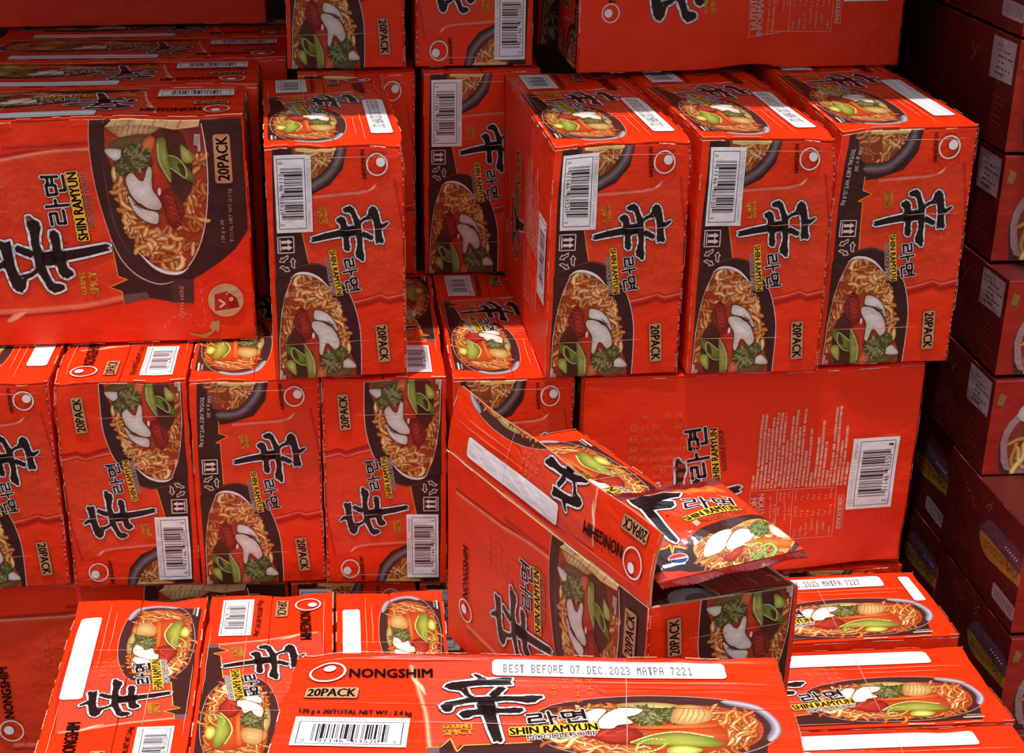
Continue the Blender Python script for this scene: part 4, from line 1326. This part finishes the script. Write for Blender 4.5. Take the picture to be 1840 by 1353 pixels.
# bottom layer, under the front row
carton('carton with shaded wide face and logo in the bottom-left corner of the photo', -0.664, 0.082, -0.345, RW, -90, (1, 1, 1.02), sides=('plain', 'front'), lid=None, seed=1, group=ST)
carton('carton on the bottom layer peeping out below the third front-row carton', -0.147, 0.058, -0.345, RW, 0, (1, 1, 1.012), lid=None, seed=2, group=ST)
carton('carton on the bottom layer just left of the opened carton, only its top edge showing', 0.047, 0.050, -0.345, RW, 0, (0.98, 1, 1.005), lid=None, seed=3, group=ST)
carton('carton on the bottom layer peeping out below the nutrition-panel carton', 0.612, 0.052, -0.345, 0.02, 0, (1, 1, 1.0), lid=None, seed=4, group=ST)
GF = 'noodle cartons standing in front at the left'
carton('bottom-left carton with blank white date strip on its lid and bowl at the far end', -0.4598, -0.450, -0.340, -0.0094, 180, (0.99, 0.88, 1.04), ends=('bar', 'wt'), seed=5, group=GF, dents=[((-0.09, 0.25, 0.338), 0.03, (0.004, -0.002, -0.006))], amp=0.0008)
carton('front carton with barcode at the far end of its lid, between two blank-stripped lids', -0.2675, -0.450, -0.340, -0.006, 0, (0.955, 0.88, 1.035), seed=6, group=GF)
carton('front carton with blank white strip on its lid, tucked left of the opened carton', -0.0818, -0.452, -0.340, -0.006, 180, (0.82, 0.88, 1.03), seed=7, group=GF)
KF = 'noodle cartons lying crosswise at the right'
carton('crosswise carton at right whose lid date ends 7227, beneath the nutrition-panel carton', 0.300, -0.170, -0.346, 0.028, 90, (0.985, 1, 1.0), lid='strip', seed=8, group=KF)
carton('crosswise carton at right with empty white strip, just below the 7227 lid', 0.296, -0.364, -0.346, 0.003, 90, (0.98, 1, 0.985), seed=9, group=KF)
carton('crosswise carton lowest at the right, its soup bowl cut by the frame bottom', 0.290, -0.560, -0.346, 0.0, 90, (1, 1, 0.985), seed=10, group=KF)

# front row
ys = lambda x: 0.0325 + (0.093 - x) * 0.0461
h1 = 0.982
carton('leftmost carton of the lower front row, cut by the frame, count plate low', -0.668, ys(-0.668), 0.003, -0.011, 0, (1, 1, 0.982), ends=('wt', 'bar'), seed=11, group=R1)
carton('upside-printed barcode carton second from left in the lower front row', -0.4705, ys(-0.4705), 0.003, -0.011, 180, (0.99, 1, h1), ends=('wt', 'bar'), seed=12, group=R1, dents=[((0.09, 0.25, 0.335), 0.03, (-0.003, -0.004, -0.005))])
carton('lower front-row carton printed with its net weight, second left of the opened carton', -0.2790, ys(-0.2790), 0.003, -0.011, 0, (0.975, 1, h1), ends=('wt', 'bar'), seed=13, group=R1, dents=[((-0.09, -0.25, 0.335), 0.03, (0.002, 0.004, -0.004))])
carton('upside-printed barcode carton directly below the lone upright middle carton', -0.0905, ys(-0.0905), 0.003, -0.010, 180, (0.945, 0.95, h1), ends=('wt', 'bar'), seed=14, group=R1)
carton('lower front-row carton half hidden by the opened carton, logo at its top right', 0.0980, 0.030, 0.003, -0.003, 0, (0.91, 0.92, h1), ends=('wt', 'bar'), seed=15, group=R1)
carton('wide-faced carton showing nutrition table and barcode, under the three upright cartons', 0.2830, 0.0190, 0.003, 0.05, 90, (1, 0.99, 0.982), sides=('back', 'front'), lid=None, seed=16, group=R1, amp=0.0012, dents=[((-0.095, -0.2, 0.02), 0.07, (0.010, 0, 0.0))])

# upper layer
Z2 = 0.3410
carton('wide-faced carton at far left with big soup bowl picture, nearest of its file', -0.704, 0.193, Z2, 0.0134, -90, (1, 1, 1.0), sides=('plain', 'front'), seed=17, group=R2, amp=0.0012, dents=[((0.0955, -0.1, 0.338), 0.07, (-0.006, 0, -0.004)), ((0.0955, 0.18, 0.330), 0.05, (-0.003, 0, -0.004))])
carton('second carton of the file at left, only its shaded lid showing', -0.690, 0.392, Z2, 0.008, -90, (1, 1, 1.01), seed=18, group=R2)
carton('third carton of the file at left, in shade with a dim barcode on its lid', -0.649, 0.590, Z2, 0.0, -90, (1, 1, 1.02), seed=19, group=R2)
carton('fourth carton of the file at left, under the plain dark carton', -0.640, 0.787, Z2, 0.0, -90, (1, 1, 1.02), seed=20, group=R2)
carton('lone upright barcode carton in the middle, right of the big bowl picture', -0.1545, 0.0305, Z2, 0.0358, 0, (0.985, 0.885, 0.98), lid='7227', seed=21, group=R2, dents=[((0.09, -0.225, 0.335), 0.022, (-0.006, 0.004, -0.006))], amp=0.0008)
carton('carton mostly hidden behind the lone upright middle carton, logo corner in shade', -0.1175, 0.499, Z2 - 0.002, 0.0, 0, (0.985, 1, 1.0), seed=22, group=R2)
carton('shaded barcode carton deep in the recess left of the three upright cartons', 0.0865, 0.499, Z2 - 0.002, 0.0, 0, (0.98, 1, 1.0), seed=23, group=R2)
carton('left carton of the three upright cartons at right, with barcode', 0.2300, 0.0157, Z2, 0.0330, 0, (0.99, 0.915, 0.980), lid='7227', sides=('back', 'plain'), seed=24, group=R2, dents=[((-0.09, -0.24, 0.33), 0.03, (0.003, 0.004, -0.007)), ((0.09, -0.24, 0.33), 0.02, (-0.004, 0.002, -0.004))], amp=0.0008)
carton('middle carton of the three upright cartons at right, with barcode', 0.4300, 0.0092, Z2, 0.0420, 0, (0.985, 0.95, 0.995), lid='7227', seed=25, group=R2, dents=[((0.09, -0.24, 0.33), 0.025, (-0.004, 0.004, -0.006))], amp=0.0008)
carton('right carton of the three upright cartons, printed with net weight instead of barcode', 0.6255, 0.0347, Z2, -0.0041, 0, (1, 1, 1.012), ends=('wt', 'bar'), seed=26, group=R2, dents=[((-0.09, -0.25, 0.33), 0.025, (0.004, 0.003, -0.006))], amp=0.0008)

# top layer
Z3 = 0.681
carton('top-layer carton cut by the frame top, count plate low on its face', -0.131, 0.5156, Z3 + 0.000, 0.0, 0, (0.985, 1, 1), lid=None, seed=27, group=R3)
carton('upside-printed top-layer carton cut by the frame top, barcode at its right', 0.0740, 0.5156, Z3 + 0.000, 0.0, 180, (0.99, 1, 1), ends=('wt', 'bar'), lid=None, seed=28, group=R3)
carton('very dark top-layer carton deep in the gap left of the wide nutrition panel', 0.292, 0.70, Z3, 0.0, 0, (1, 1, 1), ends=('wt', 'bar'), lid=None, seed=29, group=R3)
carton('wide-faced shaded carton on top of the three upright cartons at right', 0.3235, 0.4227, Z3 + 0.0050, 0.0350, 90, (1, 1, 1), sides=('back', 'plain'), lid=None, seed=30, group=R3, dents=[((-0.095, -0.02, 0.0), 0.05, (0.006, 0, 0.006))])
carton('plain dark carton in the top-left corner, deepest in shade', -0.690, 0.885, Z3 + 0.011, 0.0, 90, (1, 1, 1), sides=('plain', 'plain'), lid=None, seed=31, group=R3)

# the carton in front, nearest to the viewer
carton('nearest carton across the bottom, lid date 07.DEC.2023 ending 7221', -0.1432, -0.7805, -0.062, -0.0892, 90, (1.05, 1.005, 0.992), lid='7221', seed=32, amp=0.0014, group='noodle cartons set across the front', flutes=((182.5, 0.0020, 0.0027, -0.26, 0.20), (141, 0.0016, 0.0021, -0.26, 0.12), (134, 0.0013, 0.0020, -0.26, 0.06), (126, 0.0014, 0.0019, -0.26, -0.02), (187, -0.0016, 0.0025, -0.26, 0.26), (164, -0.0008, 0.012, -0.26, 0.26)), dents=[((0.09, 0.25, 0.335), 0.03, (-0.004, -0.004, -0.006)), ((0.095, -0.1, 0.33), 0.06, (0.002, 0, -0.003))])

# ------------------------------------------------------------------ the opened carton
C0 = np.array([0.2662, -0.5714]); E1 = np.array([0.4453, -0.5313]); FL = np.array([0.0767, -0.1391])
ctr = (E1 + FL) / 2
ax = (C0 - E1); wx = np.linalg.norm(ax); angx = math.atan2(ax[1], ax[0])
ay = (C0 - FL); ly = np.linalg.norm(ay)
ayl = np.array([math.cos(-angx) * ay[0] - math.sin(-angx) * ay[1], math.sin(-angx) * ay[0] + math.cos(-angx) * ay[1]]) / ly
skew = math.atan2(-ayl[0], ayl[1])
sxx, syy = wx / (CW / 1000), ly * ayl[1] / (CD / 1000)
OZ, OH = 0.0145, 0.2905
fy = syy * CD / 1000; fx = wx
opened = carton('torn-open carton with raised flap in the middle foreground', 0, 0, OZ, 0, 0, (sxx, syy, OH / 0.338), ends=('wt', 'bar'), sides=('plain', 'front'), seed=33, amp=0.0008, skew=skew, open_top=True, name='noodle_carton')
opened.location = (ctr[0], ctr[1], OZ); opened.rotation_euler = (0, 0, angx)


def free_flap(ink, f, us, vs, name, th=0.003):
    """a flap of board bent out of the plane: f(u, v) gives the printed face, the back follows th below"""
    F = InkMesh()
    U, V = np.meshgrid(us, vs, indexing='ij')
    P = f(U, V)
    S = Sheet(us, vs, P); S.put(F, LINRED, ink)
    Q = P - S.N * th
    Sheet(us, -np.array(vs)[::-1], Q[:, ::-1]).put(F, lin((178, 130, 92)))
    for A, Bq in ((P[0], Q[0]), (P[-1][::-1], Q[-1][::-1]), (P[:, 0][::-1], Q[:, 0][::-1]), (P[:, -1], Q[:, -1])):
        R = np.stack([A, Bq], 1)
        Sheet(np.arange(len(A)), np.array([0., 1.]), R[:, ::1]).put(F, lin((206, 150, 116)))
    return F.build(name, M_FLAP, opened)


_lid = panel_lid(None)
wear(_lid, 15)
ink_hi = cut(_lid, G_D, G_HI, (0, CW / 2, CD, CW))
rng_ = np.random.RandomState(2)
jag = rng_.normal(size=40) * 0.0012


def flap_up(U, V):
    """art top hinged on the +X side, raised until it stands nearly upright"""
    y = (.5 - U / CD) * fy
    t = (CW - V) / (CW / 2) * (fx / 2)              # distance from the hinge
    t = t * (0.96 + 0.05 * np.sin(U / 37.0) * 0.3)
    ang = math.radians(97) + 0.10 * (U / CD)
    lean = -np.cos(ang) * t
    bow = 0.004 * np.sin(np.pi * t / (fx / 2))
    x = fx / 2 - 0.001 - np.maximum(0.0, -np.cos(ang)) * t * -1.0 * -1.0
    x = fx / 2 - 0.001 + np.cos(ang) * t + bow
    z = OH + np.sin(ang) * t
    x = x - y * math.tan(skew)
    return np.stack([x, y, z], -1)


free_flap(ink_hi, flap_up, G_D, G_HI, 'top_flap')
ink_lo = cut(_lid, G_D, G_LO, (232, 0, CD, CW / 2))
US = [232.0] + [u for u in G_D if u > 234]


def flap_flat(U, V):
    y = (.5 - U / CD) * fy
    x = -fx / 2 + V / CW * fx
    z = OH + 0.0032 + 0.010 * np.clip((300 - U) / 70, 0, 1) ** 2 * (V / 95) - 0.004 * (V / 95)
    x = x - y * math.tan(skew)
    return np.stack([x, y, z], -1)


free_flap(ink_lo, flap_flat, US, G_LO, 'top_flap')


# short end flap, red side down, tucked into the opening
def end_flap(U, V):
    x = -fx / 2 + 0.006 + V * (fx - 0.012)
    y = fy / 2 - 0.004 - U * 0.055
    z = OH - 0.002 - U * 0.006 + 0.002 * np.sin(V * 5)
    return np.stack([x - y * math.tan(skew), y, z], -1)


_ea = Art(1, 1)
_ea.poly([(0.2, 0.03), (0.55, 0.03), (0.55, 0.22), (0.2, 0.22)], (150, 130, 134)); _ea.poly([(0.27, 0.05), (0.48, 0.05), (0.48, 0.20), (0.27, 0.20)], (140, 36, 30))
Fm = InkMesh()
uu, vv = np.linspace(0, 1, 5), np.linspace(0, 0.52, 9)
U, V = np.meshgrid(uu, vv, indexing='ij')
S_ = Sheet(uu, vv, end_flap(U, V))
S_.put(Fm, lin((150, 34, 24)), (np.vstack(_ea.V), np.concatenate(_ea.Z), np.vstack(_ea.C), np.vstack(_ea.T)))
Q_ = S_.P - S_.N * 0.003
Sheet(uu, -vv[::-1], Q_[:, ::-1]).put(Fm, lin((176, 130, 92)))
for A, B_ in ((S_.P[-1][::-1], Q_[-1][::-1]), (S_.P[:, 0][::-1], Q_[:, 0][::-1]), (S_.P[:, -1], Q_[:, -1])):
    Sheet(np.arange(len(A)), np.array([0., 1.]), np.stack([A, B_], 1)).put(Fm, lin((206, 150, 116)))
Fm.build('end_flap', M_FLAP, opened)


# ------------------------------------------------------------------ noodle packets
def pillow(corners, thick, nx=34, ny=30, seed=1, sag=0.0):
    """grid of the upper and lower film of a packet between four corners (front left, front right, back right, back left)"""
    c = [np.array(p) for p in corners]
    s = np.linspace(0, 1, nx); t = np.linspace(0, 1, ny)
    S, T = np.meshgrid(s, t, indexing='ij')
    base = (c[0] * ((1 - S) * (1 - T))[..., None] + c[1] * (S * (1 - T))[..., None] + c[2] * (S * T)[..., None] + c[3] * ((1 - S) * T)[..., None])
    n = np.cross(c[1] - c[0], c[3] - c[0]); n /= np.linalg.norm(n)
    prof = (np.clip(np.sin(np.pi * S), 0, 1) ** 0.45) * (np.clip(np.sin(np.pi * T), 0, 1) ** 0.5)
    rnd = np.random.RandomState(seed)
    wr = 0
    for k in range(6):
        a_, b_, p_ = rnd.uniform(4, 16), rnd.uniform(4, 16), rnd.uniform(0, 6.28)
        wr = wr + np.sin(S * a_ + T * b_ * rnd.choice([-1, 1]) + p_) * 0.0010
    edge = np.minimum(np.minimum(T, 1 - T), np.minimum(S, 1 - S))
    wr = wr * np.clip(edge * 12, 0, 1) + 0.0016 * np.sin(S * 46) * np.exp(-np.minimum(T, 1 - T) * 14) * np.clip(edge * 40, 0, 1)
    up = base + n * (prof * thick * .5 + wr)[..., None]
    dn = base - n * (prof * thick * .5)[..., None]
    return s, t, up, dn, n


def crimp(name, a, b, out, n, depth, parent, col, waves=5, amp=0.002):
    """sealed toothed end of a packet between points a and b"""
    F = InkMesh()
    k = 60
    s = np.linspace(0, 1, k); q = np.array([0, .3, .6, 1.0])
    a, b, out = np.array(a), np.array(b), np.array(out)
    P = []
    for i in range(k):
        row = []
        for j in q:
            p = a + (b - a) * s[i] + out * depth * (j if j < 1 else 1 - 0.12 * (i % 2)) + n * amp * math.sin(waves * math.pi * s[i] + 1) * j
            p = p + n * 0.0005 * (1 if int(j * 10) % 2 else -1)
            row.append(p)
        P.append(row)
    P = np.array(P)
    Sheet(q, s, P.transpose(1, 0, 2)).put(F, lin(col))
    Sheet(q[::-1] * -1, s, (P - n * 0.0008)[:, ::-1].transpose(1, 0, 2)).put(F, lin(col))
    return F.build(name, M_FILM, parent)


def packet(name, label, corners, thick, ink, base_col, seed, group, ends=True, crimp_col=(120, 22, 18)):
    ctr_ = np.mean(np.array(corners), 0)
    root = empty(name, tuple(ctr_)); tag(root, label, 'packet', group)
    loc = [np.array(p) - ctr_ for p in corners]
    s, t, up, dn, n = pillow(loc, thick, seed=seed)
    F = InkMesh()
    su, tv = s * 178, t * 205
    Sheet(su, tv, up).put(F, lin(base_col), ink)
    Sheet(-su[::-1], tv, dn[::-1]).put(F, lin((150, 30, 22)))
    F.build('packet_film', M_FILM, root)
    if ends:
        f = loc[0] - loc[3]; f /= np.linalg.norm(f)
        crimp('crimped_seal', loc[0], loc[1], f, n, 0.012, root, crimp_col)
        crimp('crimped_seal', loc[2], loc[3], -f, n, 0.012, root, crimp_col)
    return root


ink_p = None
_pa = panel_packet()
ink_p = cut(_pa, np.linspace(0, 178, 34), np.linspace(0, 205, 30))
PK = 'loose noodle packets in the opened carton'
packet('noodle_packet', 'single noodle packet sticking out of the torn-open carton', [(0.2760, -0.566, 0.331), (0.449, -0.522, 0.343), (0.383, -0.402, 0.368), (0.236, -0.440, 0.366)], 0.034, ink_p, (226, 60, 26), 3, PK)
_rot = lambda x, y: (ctr[0] + math.cos(angx) * (x - y * math.tan(skew)) - math.sin(angx) * y, ctr[1] + math.sin(angx) * (x - y * math.tan(skew)) + math.cos(angx) * y)
_sv = Art(178, 205)
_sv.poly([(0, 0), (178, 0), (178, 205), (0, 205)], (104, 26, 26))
_sv.poly(smooth([(46, 0), (120, 0), (132, 10), (126, 22), (90, 26), (60, 40), (44, 30)], 3, True), (206, 194, 198))
_sv.poly(smooth([(60, 8), (86, 5), (84, 16), (66, 20)], 3, True), (150, 120, 124))
for _q in range(5):
    _sv.stroke([(0, 4 + 5 * _q), (46, 6 + 5 * _q)], 1.2, (150, 110, 112))
ink_s = cut(_sv, np.linspace(0, 178, 34), np.linspace(0, 205, 30))
for i, (zz, o) in enumerate(((OZ + OH - 0.054, 0.0), (OZ + OH - 0.024, 0.004))):
    hx, y1, y0 = fx / 2 - 0.011, fy / 2 - 0.020 - o, fy / 2 - 0.150
    cs = [(*_rot(hx, y1), zz), (*_rot(-hx, y1), zz + 0.002), (*_rot(-hx, y0), zz), (*_rot(hx, y0), zz)]
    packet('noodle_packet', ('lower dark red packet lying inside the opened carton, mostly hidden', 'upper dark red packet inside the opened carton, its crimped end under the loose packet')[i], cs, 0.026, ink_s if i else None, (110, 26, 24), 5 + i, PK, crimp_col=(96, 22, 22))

# ------------------------------------------------------------------ the other product stacked at the right
MAROON = (84, 20, 17)


def cup_side(kind):
    """left side of the dark cartons: 290 long (u towards the viewer), 160 high"""
    a = Art(290, 160)  # white stickers and yellow band inked darker, the stack's shade put into their colour
    if kind == 'sticker':
        a.poly([(196, 92), (278, 94), (279, 152), (196, 152)], (150, 134, 140))
        rnd = random.Random(2)
        for r in range(6):
            n = rnd.randint(2, 5)
            x = 214 + rnd.uniform(0, 10)
            for k in range(n):
                a.stroke([(x, 142 - 8 * r), (x + rnd.uniform(3, 9), 142 - 8 * r)], 2.0, (70, 50, 54)); x += 11
        a.stroke([(120, 130), (132, 112), (124, 104)], 2.0, (150, 80, 66)); a.stroke([(132, 112), (142, 130)], 2.0, (150, 80, 66))
        for k in range(5):
            a.stroke([(205 + rnd.uniform(0, 20), 70 - 9 * k), (250 + rnd.uniform(0, 16), 69 - 9 * k)], 1.2, (128, 46, 40))
    else:
        a.poly(smooth([(140, 86), (158, 112), (176, 120)], 4) + [(278, 122), (290, 112), (290, 92), (200, 92)], (86, 54, 68))
        a.poly(smooth([(140, 86), (150, 70), (176, 62)], 4) + [(290, 74), (290, 96), (160, 104)], (156, 112, 40))
        a.poly(smooth([(138, 88), (146, 102), (160, 106)], 3) + [(290, 98), (290, 92), (160, 92)], (86, 54, 68))
        a.text('CUP NOODLE SOUP', (162, 72), (238, 78), 13, (96, 40, 26), 0.01)
        a.text('FLAVOR', (242, 78), (284, 80), 15, (70, 28, 20), 0.015)
        for k in range(6):
            a.stroke([(230 + 8 * k, 104), (234 + 8 * k, 108)], 2, (206, 180, 190))
        a.rrect(212, 18, 290, 42, 5, (150, 130, 136))
        for k in range(8):
            a.stroke([(222 + 8 * k, 24), (225 + 8 * k, 36)], 1.6, (70, 50, 54))
        for k in range(4):
            a.stroke(smooth([(60 + 14 * k, 140 - 6 * k), (66 + 14 * k, 128 - 6 * k), (74 + 14 * k, 134 - 6 * k)], 3), 1.6, (136, 60, 52))
        a.stroke([(150, 130), (170, 146), (160, 126)], 1.6, (150, 76, 64))
    return wear_dark(a)


def wear_dark(a):
    rnd = random.Random(4)
    a.up()
    for k in range(9):
        x = rnd.uniform(0, a.W - 40)
        y = a.H - 1.2 if k % 2 else 1.2
        a.ribbon([(x, y), (x + 10, y + .4), (x + 36, y)], 1.6, [(150, 56, 48), (178, 90, 80)], taper=.3)
    return a


def cup_front():
    a = Art(340, 160)
    a.poly([(0, 0), (340, 0), (340, 160), (0, 160)], (168, 36, 26))
    a.poly(smooth([(30, -10), (20, 60), (50, 110), (140, 130), (240, 110), (290, 50), (280, -10)], 4), (84, 40, 36))
    a.poly(smooth([(24, 40), (30, 90), (70, 120), (150, 128), (236, 108), (280, 50), (270, 0), (60, 0)], 3, True), (170, 130, 132))
    a.poly(smooth([(34, 40), (40, 84), (76, 110), (150, 118), (230, 100), (268, 50), (256, 8), (70, 6)], 3, True), (140, 56, 34))
    noodles(a, [(40, 30), (50, 84), (80, 106), (150, 112), (224, 96), (260, 50), (240, 12), (80, 10)], 90, 50, 11, 61)
    leaf(a, [(40, 100), (60, 130), (84, 112), (70, 86)], (190, 176, 170), (230, 224, 220))
    leaf(a, [(90, 60), (120, 90), (150, 70), (120, 48)], (110, 24, 18), (170, 50, 36))
    leaf(a, [(150, 60), (190, 100), (236, 84), (210, 50)], (150, 120, 116), (176, 150, 148))
    a.poly([(6, 120), (16, 118), (20, 134), (10, 140)], (150, 110, 50))
    return wear_dark(a)


G_U, G_H = ticks(290, 24), ticks(160, 24)
G_W = ticks(340, 28)
INK_CS = cut(cup_side('sticker'), G_U, G_H); INK_CF = cut(cup_side('flavor'), G_U, G_H); INK_FR = cut(cup_front(), G_W, G_H)


def cup_carton(label, x, y, z, h, kind, seed, group='dark cup noodle cartons stacked at the right', dep=0.29):
    w = 0.34
    root = empty('cup_noodle_carton', (x + w / 2, y + dep / 2, z)); tag(root, label, 'carton', group)
    B = bend(seed, 0.0006, ())
    M = InkMesh(); lo, hi = (-w / 2, -dep / 2, 0), (w / 2, dep / 2, h)
    st = lambda *q: np.stack(np.broadcast_arrays(*q), -1)

    def side(us, vs, f, ink=None):
        U, V = np.meshgrid(np.array(us), np.array(vs), indexing='ij')
        Sheet(us, vs, B(folded(f(U, V), lo, hi, FOLD))).put(M, lin(MAROON), ink)
    side(G_U, G_H, lambda U, V: st(-w / 2, (.5 - U / 290) * dep, V / 160 * h), {'sticker': INK_CS, 'flavor': INK_CF}.get(kind))
    side(G_U, G_H, lambda U, V: st(w / 2, (U / 290 - .5) * dep, V / 160 * h))
    side(G_W, G_H, lambda U, V: st((U / 340 - .5) * w, -dep / 2, V / 160 * h), INK_FR)
    side(G_W, G_H, lambda U, V: st((.5 - U / 340) * w, dep / 2, V / 160 * h))
    side(G_W, G_U, lambda U, V: st((U / 340 - .5) * w, (V / 290 - .5) * dep, h))
    side(G_W, G_U, lambda U, V: st((.5 - U / 340) * w, (V / 290 - .5) * dep, 0.0))
    M.build('carton_body', M_BOARD, root)
    return root


WX = 0.900
courses = [(-0.347, 0.160, -0.155, 'flavor'), (-0.186, 0.162, -0.142, 'flavor'), (-0.023, 0.171, -0.132, 'flavor'), (0.149, 0.157, 0.045, 'sticker'), (0.307, 0.149, 0.052, 'sticker'), (0.457, 0.161, 0.129, 'sticker'), (0.619, 0.162, 0.133, 'sticker'), (0.782, 0.162, 0.135, 'flavor')]
front_lab = ['dark maroon carton at floor level at far right, lowest of the near column', 'dark maroon carton second from the floor in the near right column', 'dark maroon carton with yellow FLAVOR band, level with the crosswise lids',
             'dark maroon carton with faint sticker, right of the nutrition-panel carton', 'dark maroon carton with shade-greyed sticker, right of the lower half of the net-weight carton', 'dark maroon carton with shade-greyed sticker, beside the net-weight carton logo',
             'dark maroon carton with the brightest shade-greyed sticker, near the top right corner', 'dark maroon carton at the very top of the near right column']
for (z, h, y, k), l in zip(courses, front_lab):
    cup_carton(l, WX, y, z, h - 0.003, k, 70 + int(z * 100))
back_lab = ['dark carton behind the FLAVOR-band carton, in deep shade', 'dark carton deeper in the gap at right, fourth course', 'dark carton deeper in the gap at right, fifth course', 'dark carton deeper in the gap at right, sixth course', 'dark carton deeper in the gap at right, seventh course', 'dark carton deeper in the gap at the frame top, eighth course']
for (z, h, y, k), l in zip(courses[2:], back_lab):
    cup_carton(l, WX + 0.004, y + 0.296, z, h - 0.003, 'flavor' if z < 0.2 else 'plain', 90 + int(z * 100))
deep_lab = ['dark carton at floor level behind the lowest near one at right', 'dark carton second from the floor, behind the near right column', 'dark carton deepest in the gap at right, at floor level', 'dark carton deepest in the gap at right, second from the floor', 'dark carton deepest in the gap at right, third course', 'dark carton deepest in the gap at right, fourth course', 'dark carton deepest in the gap at right, fifth course']
for (i, n), l in zip([(0, 1), (1, 1), (0, 2), (1, 2), (2, 2), (3, 2), (4, 2)], deep_lab):
    z, h, y, k = courses[i]
    cup_carton(l, WX + 0.004 + 0.004 * (n - 1) - (0.05 if n == 2 else 0), y + 0.296 * n, z, h - 0.003, 'flavor', 190 + 10 * i + n)
